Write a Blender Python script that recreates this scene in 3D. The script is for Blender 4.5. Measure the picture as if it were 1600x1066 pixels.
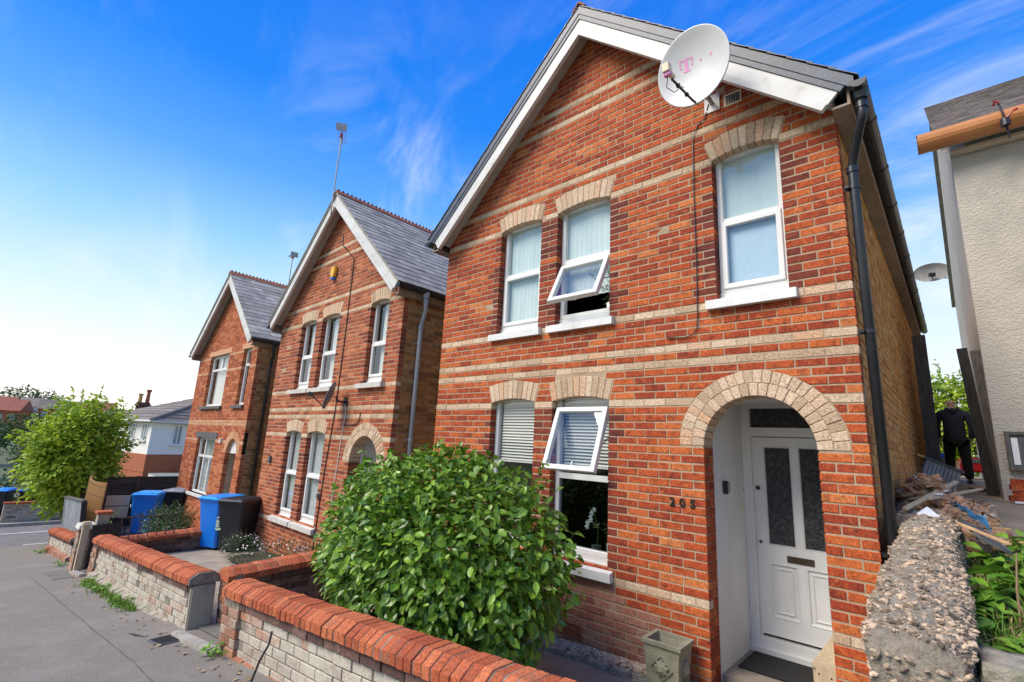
import bpy, bmesh, math, random
from math import sin, cos, pi, radians, sqrt, asin, atan, atan2
from mathutils import Vector, Matrix, noise
from mathutils.geometry import tessellate_polygon
random.seed(11)
S = bpy.context.scene
COL = S.collection
for o in list(bpy.data.objects):
    bpy.data.objects.remove(o, do_unlink=True)

# ------------------------------------------------------------------ camera
CAM = Vector((0.4832, -4.4871, 1.9196))
cd = bpy.data.cameras.new('camera')
cam = bpy.data.objects.new('camera', cd)
COL.objects.link(cam)
cd.sensor_width = 36.0
cd.lens = 756.5 / 1600 * 36.0
cd.clip_end = 3000
cam.matrix_world = (Matrix.Translation(CAM) @ Matrix.Rotation(0.7428, 4, 'Z')
                    @ Matrix.Rotation(pi / 2 + 0.2121, 4, 'X') @ Matrix.Rotation(0.0509, 4, 'Z'))
S.camera = cam
CAMI = cam.matrix_world.inverted()

# ------------------------------------------------------------------ sky, sun, exposure
SUN_EL, SUN_AZ = radians(48), radians(204)      # azimuth clockwise from +Y
w = bpy.data.worlds.new('World')
S.world = w
w.use_nodes = True
nt = w.node_tree
nt.nodes.clear()
N = nt.nodes.new
L = nt.links.new
sky = N('ShaderNodeTexSky'); sky.sky_type = 'NISHITA'; sky.sun_disc = False
sky.sun_elevation = SUN_EL; sky.sun_rotation = SUN_AZ
sky.air_density = 1.0; sky.dust_density = 0.6; sky.ozone_density = 2.5
hs = N('ShaderNodeHueSaturation'); hs.inputs['Saturation'].default_value = 1.55; hs.inputs['Value'].default_value = 1.0
L(sky.outputs[0], hs.inputs['Color'])
tc = N('ShaderNodeTexCoord')
sep = N('ShaderNodeSeparateXYZ'); L(tc.outputs['Generated'], sep.inputs[0])
CLOUD_OFF = (7.7, 2.5, 5.1)
# thin cloud: fibrous noise, stretched along one heading
mp = N('ShaderNodeMapping'); mp.inputs['Rotation'].default_value = (0.2, 0.35, 0.7); mp.inputs['Scale'].default_value = (1.3, 4.2, 3.2); mp.inputs['Location'].default_value = CLOUD_OFF
L(tc.outputs['Generated'], mp.inputs[0])
n1 = N('ShaderNodeTexNoise'); n1.inputs['Scale'].default_value = 1.5; n1.inputs['Detail'].default_value = 9; n1.inputs['Roughness'].default_value = 0.62
n1.inputs['Distortion'].default_value = 0.6
L(mp.outputs[0], n1.inputs['Vector'])
n2 = N('ShaderNodeTexNoise'); n2.inputs['Scale'].default_value = 1.1; n2.inputs['Detail'].default_value = 3
L(tc.outputs['Generated'], n2.inputs['Vector'])
def mr(inp, a, b, c=0, d=1, smooth=True):
    m = N('ShaderNodeMapRange'); m.interpolation_type = 'SMOOTHSTEP' if smooth else 'LINEAR'
    for i, v in zip((1, 2, 3, 4), (a, b, c, d)):
        m.inputs[i].default_value = v
    L(inp, m.inputs[0]); return m.outputs[0]
def ma(op, a, b):
    m = N('ShaderNodeMath'); m.operation = op; m.use_clamp = (op != 'MULTIPLY')
    for i, x in enumerate((a, b)):
        if isinstance(x, (int, float)): m.inputs[i].default_value = x
        else: L(x, m.inputs[i])
    return m.outputs[0]
wisp = ma('MULTIPLY', mr(n1.outputs[0], 0.45, 0.80), mr(n2.outputs[0], 0.32, 0.56))
wisp = ma('MULTIPLY', wisp, mr(sep.outputs[2], 0.78, 0.5, 0.28, 0.85))
# thin haze: the blue pales evenly towards the horizon, the same all the way round
rp_ = N('ShaderNodeValToRGB'); e_ = rp_.color_ramp.elements
K = [(0, (1.16, 1.09, 1.0)), (.07, (1.08, 1.04, 1.)), (.14, (.90, .955, .99)), (.22, (.68, .87, .99)), (.33, (.34, .65, .97)), (.45, (.12, .39, .94)), (.58, (.022, .235, .89)), (.75, (.010, .175, .83)), (1, (.008, .14, .72))]
e_[0].position = 0; e_[0].color = (*K[0][1], 1); e_[1].position = 1; e_[1].color = (*K[-1][1], 1)
for q_, c_ in K[1:-1]:
    k_ = e_.new(q_); k_.color = (*c_, 1)
L(sep.outputs[2], rp_.inputs[0])
sc_ = N('ShaderNodeVectorMath'); sc_.operation = 'SCALE'; sc_.inputs['Scale'].default_value = 6.4; L(rp_.outputs[0], sc_.inputs[0])
m0 = N('ShaderNodeMix'); m0.data_type = 'RGBA'; m0.inputs[0].default_value = .9
L(hs.outputs[0], m0.inputs[6]); L(sc_.outputs[0], m0.inputs[7])
mix = N('ShaderNodeMix'); mix.data_type = 'RGBA'
L(wisp, mix.inputs[0]); L(m0.outputs[2], mix.inputs[6]); mix.inputs[7].default_value = (5.4, 5.7, 6.0, 1)
bg = N('ShaderNodeBackground'); bg.inputs['Strength'].default_value = 0.10
out = N('ShaderNodeOutputWorld')
L(mix.outputs[2], bg.inputs[0]); L(bg.outputs[0], out.inputs[0])

sd = bpy.data.lights.new('sun', 'SUN'); sd.energy = 2.9; sd.angle = radians(34); sd.color = (1, .905, .76)
so = bpy.data.objects.new('sun', sd); COL.objects.link(so)
dvec = Vector((sin(SUN_AZ) * cos(SUN_EL), cos(SUN_AZ) * cos(SUN_EL), sin(SUN_EL)))
so.rotation_euler = dvec.to_track_quat('Z', 'Y').to_euler()
so.location = (-6, -9, 14)
vs = S.view_settings
vs.view_transform = 'Standard'; vs.look = 'None'; vs.exposure = 0.85; vs.gamma = 1.0; vs.use_curve_mapping = False
S.cycles.max_bounces = 6
S.cycles.transparent_max_bounces = 12

# ------------------------------------------------------------------ helpers
class MB:
    """collects polygons; build() links them as ONE mesh object"""
    def __init__(s): s.v = []; s.f = []
    def add(s, vs_, fs):
        n = len(s.v); s.v += [tuple(p) for p in vs_]; s.f += [tuple(i + n for i in f) for f in fs]; return s
    def hexa(s, p):      # p: bottom 4 then top 4
        return s.add(p, [(0, 3, 2, 1), (4, 5, 6, 7), (0, 1, 5, 4), (1, 2, 6, 5), (2, 3, 7, 6), (3, 0, 4, 7)])
    def box(s, x0, x1, y0, y1, z0, z1):
        return s.hexa([(x0, y0, z0), (x1, y0, z0), (x1, y1, z0), (x0, y1, z0), (x0, y0, z1), (x1, y0, z1), (x1, y1, z1), (x0, y1, z1)])
    def rbox(s, c, d, rot, ch=0):
        M = Matrix.Translation(c) @ rot.to_4x4() if hasattr(rot, 'to_4x4') else Matrix.Translation(c) @ Matrix.Rotation(rot, 4, 'Z')
        x, y, z = d[0] / 2, d[1] / 2, d[2] / 2
        return s.hexa([M @ Vector(q) for q in ((-x, -y, -z), (x, -y, -z), (x, y, -z), (-x, y, -z), (-x, -y, z), (x, -y, z), (x, y, z), (-x, y, z))])
    def prism(s, poly, off):
        n = len(poly); o = Vector(off); a = [Vector(p) for p in poly]
        return s.add(a + [p + o for p in a], [tuple(range(n))[::-1], tuple(range(n, 2 * n))] + [(i, (i + 1) % n, n + (i + 1) % n, n + i) for i in range(n)])
    def tube(s, pts, r, n=8, cap=True):
        pts = [Vector(p) for p in pts]; rs = r if isinstance(r, (list, tuple)) else [r] * len(pts)
        b = len(s.v); u = None
        for i, p in enumerate(pts):
            d = (pts[min(i + 1, len(pts) - 1)] - pts[max(i - 1, 0)]).normalized()
            if u is None: u = d.orthogonal().normalized()
            u = (u - d * u.dot(d)).normalized(); v = d.cross(u)
            for k in range(n):
                a = 2 * pi * k / n; s.v.append(tuple(p + (u * cos(a) + v * sin(a)) * rs[i]))
        for i in range(len(pts) - 1):
            for k in range(n):
                k2 = (k + 1) % n; s.f.append((b + i * n + k, b + i * n + k2, b + (i + 1) * n + k2, b + (i + 1) * n + k))
        if cap:
            s.f.append(tuple(b + k for k in range(n))[::-1]); e = b + (len(pts) - 1) * n; s.f.append(tuple(e + k for k in range(n)))
        return s
    def lathe(s, prof, n=20, c=(0, 0, 0)):
        b = len(s.v); m = len(prof)
        for k in range(n):
            a = 2 * pi * k / n
            for r, z in prof: s.v.append((c[0] + r * cos(a), c[1] + r * sin(a), c[2] + z))
        for k in range(n):
            for i in range(m - 1):
                k2 = (k + 1) % n; s.f.append((b + k * m + i, b + k2 * m + i, b + k2 * m + i + 1, b + k * m + i + 1))
        return s
    def mesh(s, name):
        m = bpy.data.meshes.new(name); m.from_pydata(s.v, [], s.f); m.update(); return m
    def build(s, name, mat, parent=None, loc=(0, 0, 0), rot=(0, 0, 0), smooth=False, recalc=False, **k):
        m = s.mesh(name)
        if recalc:
            b = bmesh.new(); b.from_mesh(m); bmesh.ops.recalc_face_normals(b, faces=b.faces); b.to_mesh(m); b.free()
        if smooth: m.polygons.foreach_set('use_smooth', [True] * len(m.polygons))
        return link(name, m, mat, parent, loc, rot, **k)
def link(name, m, mat, parent=None, loc=(0, 0, 0), rot=(0, 0, 0), **k):
    o = bpy.data.objects.new(name, m); COL.objects.link(o)
    if mat is not None and not m.materials: m.materials.append(mat)
    if parent: o.parent = parent
    o.location = loc; o.rotation_euler = rot
    for a, b in k.items(): o[a] = b
    return o
def thing(name, label, cat, loc=(0, 0, 0), rot=(0, 0, 0), group=None):
    o = bpy.data.objects.new(name, None); COL.objects.link(o); o.location = loc; o.rotation_euler = rot
    o.empty_display_size = .1
    o['label'] = label; o['category'] = cat
    if group: o['group'] = group
    return o
def tag(o, label, cat, group=None):
    o['label'] = label; o['category'] = cat
    if group: o['group'] = group
    return o
def bevel(o, w_, seg=1):
    b = bmesh.new(); b.from_mesh(o.data)
    bmesh.ops.remove_doubles(b, verts=b.verts, dist=1e-5)
    bmesh.ops.bevel(b, geom=list(b.edges), offset=w_, segments=seg, affect='EDGES', clamp_overlap=True)
    b.to_mesh(o.data); b.free(); return o

def mat(name, c1, c2=None, scale=8, rough=.7, bump=0., bscale=60, detail=5, vary=0., spec=.5, c3=None, s3=1.2, t3=(.5, .7), metal=0, stretch=None, thr=(.35, .65), bdist=.01, trans=0):
    m = bpy.data.materials.new(name); m.use_nodes = True
    t = m.node_tree; n = t.nodes; l = t.links; p = n['Principled BSDF']
    p.inputs['Roughness'].default_value = rough; p.inputs['Metallic'].default_value = metal
    p.inputs['Specular IOR Level'].default_value = spec
    p.inputs['Base Color'].default_value = (*c1, 1)
    g = n.new('ShaderNodeNewGeometry'); vec = g.outputs['Position']
    if stretch:
        mp_ = n.new('ShaderNodeMapping'); mp_.inputs['Scale'].default_value = stretch; l.new(vec, mp_.inputs[0]); vec = mp_.outputs[0]
    col = None
    if c2:
        a = n.new('ShaderNodeTexNoise'); a.inputs['Scale'].default_value = scale; a.inputs['Detail'].default_value = detail; a.inputs['Roughness'].default_value = .6
        l.new(vec, a.inputs['Vector'])
        r = n.new('ShaderNodeMapRange'); r.inputs[1].default_value, r.inputs[2].default_value = thr; l.new(a.outputs[0], r.inputs[0])
        x = n.new('ShaderNodeMix'); x.data_type = 'RGBA'; x.inputs[6].default_value = (*c1, 1); x.inputs[7].default_value = (*c2, 1)
        l.new(r.outputs[0], x.inputs[0]); col = x.outputs[2]
    if c3:
        a = n.new('ShaderNodeTexNoise'); a.inputs['Scale'].default_value = s3; a.inputs['Detail'].default_value = 8; a.inputs['Roughness'].default_value = .7
        l.new(g.outputs['Position'], a.inputs['Vector'])
        r = n.new('ShaderNodeMapRange'); r.inputs[1].default_value, r.inputs[2].default_value = t3; l.new(a.outputs[0], r.inputs[0])
        x = n.new('ShaderNodeMix'); x.data_type = 'RGBA'; x.inputs[7].default_value = (*c3, 1)
        l.new(r.outputs[0], x.inputs[0])
        if col: l.new(col, x.inputs[6])
        else: x.inputs[6].default_value = (*c1, 1)
        col = x.outputs[2]
    if vary:
        oi = n.new('ShaderNodeObjectInfo')
        ad = n.new('ShaderNodeMath'); ad.operation = 'ADD'; l.new(g.outputs['Random Per Island'], ad.inputs[0]); l.new(oi.outputs['Random'], ad.inputs[1])
        fr = n.new('ShaderNodeMath'); fr.operation = 'FRACT'; l.new(ad.outputs[0], fr.inputs[0])
        r = n.new('ShaderNodeMapRange'); r.inputs[3].default_value = 1 - vary; r.inputs[4].default_value = 1 + vary; l.new(fr.outputs[0], r.inputs[0])
        h = n.new('ShaderNodeHueSaturation'); l.new(r.outputs[0], h.inputs['Value'])
        if col: l.new(col, h.inputs['Color'])
        else: h.inputs['Color'].default_value = (*c1, 1)
        col = h.outputs[0]
    if col: l.new(col, p.inputs['Base Color'])
    if bump:
        a = n.new('ShaderNodeTexNoise'); a.inputs['Scale'].default_value = bscale; a.inputs['Detail'].default_value = 6; a.inputs['Roughness'].default_value = .65
        l.new(vec, a.inputs['Vector'])
        b = n.new('ShaderNodeBump'); b.inputs['Strength'].default_value = bump; b.inputs['Distance'].default_value = bdist
        l.new(a.outputs[0], b.inputs['Height']); l.new(b.outputs[0], p.inputs['Normal'])
    return m

def brick_mat(name, stops, burn=(.05, .014, .012), burn_thr=(.49, .71), glow=None, stain=None, stain_thr=(.52, .7), stain_s=1.3):
    """each brick its own fired colour, with burnt and speckled patches inside it"""
    m = bpy.data.materials.new(name); m.use_nodes = True
    t = m.node_tree; n = t.nodes; l = t.links; p = n['Principled BSDF']; p.inputs['Roughness'].default_value = .85
    p.inputs['Specular IOR Level'].default_value = .25
    g = n.new('ShaderNodeNewGeometry'); oi = n.new('ShaderNodeObjectInfo')
    ad = n.new('ShaderNodeMath'); ad.operation = 'ADD'; l.new(g.outputs['Random Per Island'], ad.inputs[0]); l.new(oi.outputs['Random'], ad.inputs[1])
    fr = n.new('ShaderNodeMath'); fr.operation = 'FRACT'; l.new(ad.outputs[0], fr.inputs[0])
    cr = n.new('ShaderNodeValToRGB'); e = cr.color_ramp.elements
    e[0].position = stops[0][0]; e[0].color = (*stops[0][1], 1); e[1].position = stops[-1][0]; e[1].color = (*stops[-1][1], 1)
    for q, c in stops[1:-1]:
        k = e.new(q); k.color = (*c, 1)
    l.new(fr.outputs[0], cr.inputs[0])
    # per brick offset of the noise so that neighbours do not share one cloud
    off = n.new('ShaderNodeVectorMath'); off.operation = 'SCALE'; off.inputs[0].default_value = (13, 7, 19); l.new(fr.outputs[0], off.inputs['Scale'])
    va = n.new('ShaderNodeVectorMath'); va.operation = 'ADD'; l.new(g.outputs['Position'], va.inputs[0]); l.new(off.outputs[0], va.inputs[1])
    a = n.new('ShaderNodeTexNoise'); a.inputs['Scale'].default_value = 13; a.inputs['Detail'].default_value = 7; a.inputs['Roughness'].default_value = .7; l.new(va.outputs[0], a.inputs['Vector'])
    r = n.new('ShaderNodeMapRange'); r.inputs[1].default_value, r.inputs[2].default_value = burn_thr; r.inputs[4].default_value = .74; l.new(a.outputs[0], r.inputs[0])
    x = n.new('ShaderNodeMix'); x.data_type = 'RGBA'; x.inputs[7].default_value = (*burn, 1); l.new(r.outputs[0], x.inputs[0]); l.new(cr.outputs[0], x.inputs[6])
    if glow:
        a3 = n.new('ShaderNodeTexNoise'); a3.inputs['Scale'].default_value = 21; a3.inputs['Detail'].default_value = 6; a3.inputs['Roughness'].default_value = .7
        v3 = n.new('ShaderNodeVectorMath'); v3.operation = 'ADD'; v3.inputs[1].default_value = (31, 17, 5); l.new(va.outputs[0], v3.inputs[0]); l.new(v3.outputs[0], a3.inputs['Vector'])
        r3 = n.new('ShaderNodeMapRange'); r3.inputs[1].default_value, r3.inputs[2].default_value, r3.inputs[4].default_value = .54, .74, .75; l.new(a3.outputs[0], r3.inputs[0])
        x3 = n.new('ShaderNodeMix'); x3.data_type = 'RGBA'; x3.inputs[7].default_value = (*glow, 1); l.new(r3.outputs[0], x3.inputs[0]); l.new(x.outputs[2], x3.inputs[6]); x = x3
    b2 = n.new('ShaderNodeTexNoise'); b2.inputs['Scale'].default_value = 75; b2.inputs['Detail'].default_value = 4; l.new(va.outputs[0], b2.inputs['Vector'])
    r2 = n.new('ShaderNodeMapRange'); r2.inputs[1].default_value, r2.inputs[2].default_value, r2.inputs[3].default_value, r2.inputs[4].default_value = .3, .7, .62, 1.38; l.new(b2.outputs[0], r2.inputs[0])
    h = n.new('ShaderNodeHueSaturation'); l.new(r2.outputs[0], h.inputs['Value']); l.new(x.outputs[2], h.inputs['Color'])
    col = h.outputs[0]
    if stain:
        a = n.new('ShaderNodeTexNoise'); a.inputs['Scale'].default_value = stain_s; a.inputs['Detail'].default_value = 9; a.inputs['Roughness'].default_value = .75; l.new(g.outputs['Position'], a.inputs['Vector'])
        r = n.new('ShaderNodeMapRange'); r.inputs[1].default_value, r.inputs[2].default_value = stain_thr; l.new(a.outputs[0], r.inputs[0])
        x = n.new('ShaderNodeMix'); x.data_type = 'RGBA'; x.inputs[7].default_value = (*stain, 1); l.new(r.outputs[0], x.inputs[0]); l.new(col, x.inputs[6]); col = x.outputs[2]
    l.new(col, p.inputs['Base Color'])
    bp = n.new('ShaderNodeBump'); bp.inputs['Strength'].default_value = .55; bp.inputs['Distance'].default_value = .006
    l.new(b2.outputs[0], bp.inputs['Height']); l.new(bp.outputs[0], p.inputs['Normal'])
    return m

def glass_mat(name, tint=(.96, .985, .98), refl=.30, frost=0):
    m = bpy.data.materials.new(name); m.use_nodes = True
    t = m.node_tree; n = t.nodes; l = t.links; n.remove(n['Principled BSDF'])
    tr = n.new('ShaderNodeBsdfTransparent'); tr.inputs[0].default_value = (*tint, 1)
    gl = n.new('ShaderNodeBsdfGlossy'); gl.inputs['Roughness'].default_value = .015
    lw = n.new('ShaderNodeLayerWeight'); lw.inputs[0].default_value = .5
    pw = n.new('ShaderNodeMath'); pw.operation = 'POWER'; pw.inputs[1].default_value = 3.0; l.new(lw.outputs['Facing'], pw.inputs[0])
    mu = n.new('ShaderNodeMath'); mu.operation = 'MULTIPLY_ADD'; mu.inputs[1].default_value = .75; mu.inputs[2].default_value = refl * .4; l.new(pw.outputs[0], mu.inputs[0])
    mx = n.new('ShaderNodeMixShader'); l.new(mu.outputs[0], mx.inputs[0]); l.new(tr.outputs[0], mx.inputs[1]); l.new(gl.outputs[0], mx.inputs[2])
    l.new(mx.outputs[0], n['Material Output'].inputs[0])
    return m

RED = [(0, (.26, .042, .018)), (.2, (.33, .054, .019)), (.5, (.39, .070, .022)), (.78, (.44, .092, .026)), (.93, (.49, .125, .034)), (1, (.52, .17, .055))]
M = dict(
    worn=brick_mat('worn brick', [(0, (.24, .085, .06)), (.5, (.33, .125, .08)), (1, (.38, .18, .12))], burn=(.12, .05, .04), burn_thr=(.55, .78), stain=(.40, .30, .23), stain_thr=(.50, .74), stain_s=4),
    brick=brick_mat('red brick', RED, glow=(.58, .19, .05), stain=(.20, .07, .04), stain_thr=(.56, .92), stain_s=.9),
    brick_dark=brick_mat('plum brick', [(0, (.125, .030, .022)), (.5, (.20, .042, .024)), (1, (.28, .058, .026))]),
    brick2=brick_mat('red brick downhill', [(0, (.20, .046, .026)), (.4, (.34, .080, .034)), (.8, (.42, .112, .045)), (1, (.50, .17, .075))], glow=(.58, .22, .08)),
    buff=brick_mat('buff brick', [(0, (.40, .28, .18)), (.35, (.50, .37, .25)), (.75, (.58, .44, .31)), (1, (.54, .32, .19))], burn=(.26, .17, .11), burn_thr=(.68, .86)),
    stock=brick_mat('stock brick', [(0, (.22, .105, .042)), (.3, (.34, .16, .058)), (.55, (.44, .205, .07)), (.8, (.50, .22, .072)), (1, (.42, .28, .14))], burn=(.11, .06, .032)),
    oldbrick=brick_mat('lime washed brick', [(0, (.26, .19, .15)), (.4, (.38, .33, .27)), (.7, (.44, .40, .33)), (1, (.36, .16, .09))], burn=(.14, .09, .07), burn_thr=(.5, .8), stain=(.47, .44, .36), stain_thr=(.40, .60), stain_s=3.2),
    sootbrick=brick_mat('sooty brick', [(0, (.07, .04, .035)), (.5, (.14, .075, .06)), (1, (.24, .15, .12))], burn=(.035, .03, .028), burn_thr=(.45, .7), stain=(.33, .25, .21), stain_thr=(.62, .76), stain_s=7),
    coping=brick_mat('coping brick', [(0, (.29, .068, .030)), (.5, (.39, .098, .040)), (1, (.46, .14, .06))], burn=(.10, .05, .035), burn_thr=(.56, .8), stain=(.17, .105, .065), stain_thr=(.54, .76), stain_s=6),
    mortar=mat('mortar', (.45, .33, .215), (.33, .24, .155), 9, .95, .5, 120, c3=(.24, .19, .14), s3=1.1, t3=(.56, .8)),
    mortar_old=mat('old mortar', (.28, .24, .19), (.13, .11, .09), 12, .95, .6, 90),
    upvc=mat('white plastic', (.72, .72, .70), (.66, .66, .63), 3, .36, spec=.5, c3=(.52, .49, .43), s3=8, t3=(.6, .86)),
    whitepaint=mat('white paint', (.72, .72, .70), (.62, .62, .59), 5, .45, .08, 40, c3=(.42, .40, .34), s3=5, t3=(.58, .82)),
    barge=mat('weathered white board', (.63, .63, .61), (.52, .515, .49), 3, .5, .1, 60, c3=(.33, .30, .25), s3=6, t3=(.56, .80), stretch=(1, 1, 1)),
    soffit=mat('soffit board', (.30, .25, .20), (.22, .18, .14), 6, .8, .2, 60),
    fascia=mat('brown fascia', (.33, .22, .15), (.24, .16, .11), 7, .7, .2, 60),
    render=mat('porch render', (.70, .70, .69), (.62, .62, .60), 2.5, .8, .15, 70, c3=(.42, .40, .36), s3=1.6, t3=(.62, .82)),
    slate=mat('slate', (.38, .355, .305), (.27, .25, .215), 5, .75, .25, 60, vary=.25, c3=(.37, .35, .27), s3=2.2, t3=(.55, .75)),
    darkslate=mat('dark slate', (.035, .045, .065), (.06, .075, .105), 9, .45, .2, 40, vary=.2),
    ridge=mat('terracotta', (.42, .13, .055), (.30, .09, .04), 9, .8, .3, 50, vary=.15),
    blackpl=mat('black plastic', (.012, .013, .015), (.022, .023, .026), 6, .34),
    greypl=mat('grey plastic', (.38, .41, .45), (.32, .35, .39), 5, .4),
    glass=glass_mat('window glass'),
    glassdim=glass_mat('dim window glass', (.55, .62, .62), .2),
    stock1=brick_mat('orange stock brick', [(0, (.38, .165, .045)), (.4, (.50, .22, .055)), (.75, (.57, .26, .07)), (1, (.52, .32, .13))], burn=(.24, .12, .045)),
    net=mat('net curtain', (.60, .70, .68), (.52, .63, .62), 2.0, .9, stretch=(6, 1, .8)),
    frost=mat('obscured glass', (.44, .58, .70), (.38, .53, .66), 30, .35, .3, 160),
    blind=mat('blind slats', (.64, .63, .58), None, rough=.7),
    curtain=mat('grey curtain', (.60, .62, .61), (.50, .53, .52), 3, .9, stretch=(14, 1, .3)),
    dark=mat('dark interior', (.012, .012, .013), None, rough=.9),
    doorpaint=mat('white door paint', (.71, .71, .69), (.66, .66, .64), 3, .38, .05, 30, c3=(.50, .48, .43), s3=6, t3=(.6, .86)),
    doorglass=mat('patterned door glass', (.018, .021, .023), (.055, .06, .062), 26, .22, 1.0, 34, thr=(.45, .62), bdist=.02),
    brass=mat('aged brass', (.10, .07, .045), (.06, .045, .03), 20, .45, metal=.6),
    stone=mat('grey lintel stone', (.11, .115, .12), (.07, .075, .08), 8, .8, .3, 60),
    sillstone=mat('pale sill stone', (.56, .54, .49), (.44, .42, .37), 8, .8, .3, 60),
    iron=mat('dark iron', (.02, .02, .022), None, rough=.5, metal=.4),
    rubber=mat('black mat', (.012, .012, .013), (.02, .02, .02), 90, .95, .8, 300),
)
def in_view(p, mx=1.05):
    q = CAMI @ Vector(p)
    if q.z > -.2: return None
    u = q.x / -q.z * 756.5 / 800; v = q.y / -q.z * 756.5 / 533
    return -q.z if abs(u) < mx and abs(v) < mx else None

def brick_verts(x0b, x1b, x0t, x1t, z0, z1, y0, y1, ch=.004):
    v = [(x0b + ch, y0, z0 + ch), (x1b - ch, y0, z0 + ch), (x1t - ch, y0, z1 - ch), (x0t + ch, y0, z1 - ch)]
    for y in (y0 + ch, y1):
        v += [(x0b, y, z0), (x1b, y, z0), (x1t, y, z1), (x0t, y, z1)]
    f = [(0, 1, 2, 3)]
    for a in (0, 4):
        for i in range(4):
            j = (i + 1) % 4; f.append((a + j, a + i, a + 4 + i, a + 4 + j))
    return v, f
def slab(outer, holes, y0, y1):
    """a wall plate in the xz plane with openings; outer and holes are (x, z) loops"""
    mb = MB(); loops = [outer] + holes
    pts = [p for lp in loops for p in lp]
    tri = tessellate_polygon([[Vector((x, z, 0)) for x, z in lp] for lp in loops])
    n = len(pts)
    fs = []
    for a, b, c in tri:
        (x1, z1), (x2, z2), (x3, z3) = pts[a], pts[b], pts[c]
        if (x2 - x1) * (z3 - z1) - (x3 - x1) * (z2 - z1) < 0: b, c = c, b
        fs.append((a, b, c)); fs.append((n + a, n + c, n + b))
    k = 0
    for lp in loops:
        m = len(lp)
        for i in range(m): fs.append((k + i, k + (i + 1) % m, n + k + (i + 1) % m, n + k + i))
        k += m
    return mb.add([(x, y0, z) for x, z in pts] + [(x, y1, z) for x, z in pts], fs)
def pieces(seg, odd, half=.1125):
    """joints of one stretch of a course: whole bricks, odd courses begin with a half"""
    (fl, fr, snap), z0, z1 = seg
    return None
def courses(rows, edges, openings, half=.1125, joint=.010, jit=.0, rng=random):
    """rows: (k, z0, z1); edges(z) -> (xl, xr); openings: (zlo, zhi, fl, fr, straight). Returns bricks (k, x0b, x1b, x0t, x1t, z0, z1, place)"""
    res = []
    for k, z0, z1 in rows:
        zm = (z0 + z1) / 2
        act = sorted([o for o in openings if o[0] <= zm < o[1]], key=lambda o: o[2](zm))
        EL = lambda z: edges(z)[0]; ER = lambda z: edges(z)[1]
        segs = []; cl, sl = EL, 'edge'
        for o in act:
            segs.append((cl, o[2], sl, o[4])); cl, sl = o[3], o[4]
        segs.append((cl, ER, sl, 'edge'))
        for fl, fr, sl, sr in segs:
            a, b = fl(zm), fr(zm)
            if b - a < .04: continue
            st = abs(fl(z0) - fl(z1)) < .004 and abs(fr(z0) - fr(z1)) < .004
            xs = [a]
            if st:
                n2 = max(1, round((b - a) / half)); u = (b - a) / n2
                x = a + (u if k % 2 else 2 * u)
                while x < b - .3 * u: xs.append(x); x += 2 * u
            else:
                x = -math.floor(-a / half) * half; i0 = round(x / half)
                if (i0 + k) % 2: x += half
                if x - a < .05: x += 2 * half
                while x < b - .05: xs.append(x); x += 2 * half
            xs.append(b); n = len(xs) - 1
            for i in range(n):
                p, q = xs[i], xs[i + 1]
                j0 = joint / 2; dp = 0 if i == 0 else j0; dq = 0 if i == n - 1 else j0
                if i == 0: pb, pt = fl(z0), fl(z1)
                else: pb = pt = p + dp
                if i == n - 1: qb, qt = fr(z0), fr(z1)
                else: qb = qt = q - dq
                if not st:
                    if i == 0: pb += .006; pt += .006
                    if i == n - 1: qb -= .006; qt -= .006
                if min(qb - pb, qt - pt) < .012: continue
                place = 'jambL' if (i == 0 and sl == 'win') else 'jambR' if (i == n - 1 and sr == 'win') else ''
                res.append((k, pb, qb, pt, qt, z0, z1, place))
    return res
MESHES = {}
def put_bricks(root, bricks, kind, y0=0., y1=.1, nmax=300, names=None, mats=None, tr=None, rng=None, rough=.0015):
    """bricks that show largest become parts (sharing mesh data between alike ones), the others one joined part per kind"""
    rng = rng or random.Random(5)
    names = names or {}; mats = mats or {}
    W = root.matrix_basis
    groups = {}
    for b in bricks:
        groups.setdefault(kind(b), []).append(b)
    cache = {}
    for nm, lst in groups.items():
        sc = []
        for b in lst:
            c = ((b[1] + b[2] + b[3] + b[4]) / 4, y0, (b[5] + b[6]) / 2)
            if tr: c = tr(c)
            d = in_view(W @ Vector(c)); sc.append(0 if d is None else (b[2] - b[1]) * (b[6] - b[5]) / d ** 2)
        order = sorted(range(len(lst)), key=lambda i: -sc[i])
        solo = set(i for i in order[:nmax] if sc[i] > 0) if nmax else set()
        rest = MB()
        for i, b in enumerate(lst):
            k, pb, qb, pt, qt, z0, z1, pl = b
            dy = rng.gauss(0, rough)
            if i in solo and not tr:
                cx = (pb + qb) / 2; cz = (z0 + z1) / 2
                key = (mats[nm].name, round(qb - pb, 3), round(pt - pb, 3), round(qt - qb, 3), round(z1 - z0, 4), y0, y1)
                m = cache.get(key)
                if m is None:
                    v, f = brick_verts(pb - cx, qb - cx, pt - cx, qt - cx, z0 - cz, z1 - cz, y0, y1)
                    t = MB().add(v, f); m = cache[key] = t.mesh('brick')
                link(nm, m, mats[nm], root, (cx, dy, cz), (rng.gauss(0, .004), 0, rng.gauss(0, .003)))
            elif i in solo:
                v, f = brick_verts(pb, qb, pt, qt, z0, z1, y0 + dy, y1)
                MB().add([tr(q) for q in v], f).build(nm, mats[nm], root)
            else:
                v, f = brick_verts(pb, qb, pt, qt, z0, z1, y0 + dy, y1)
                if tr: v = [tr(q) for q in v]
                rest.add(v, f)
        if rest.v:
            rest.build(nm + '_work', mats[nm], root, kind='stuff')
M['concrete'] = mat('old concrete', (.34, .295, .235), (.24, .205, .16), 3.5, .9, .5, 90, c3=(.10, .10, .08), s3=1.4, t3=(.52, .75))
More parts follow.
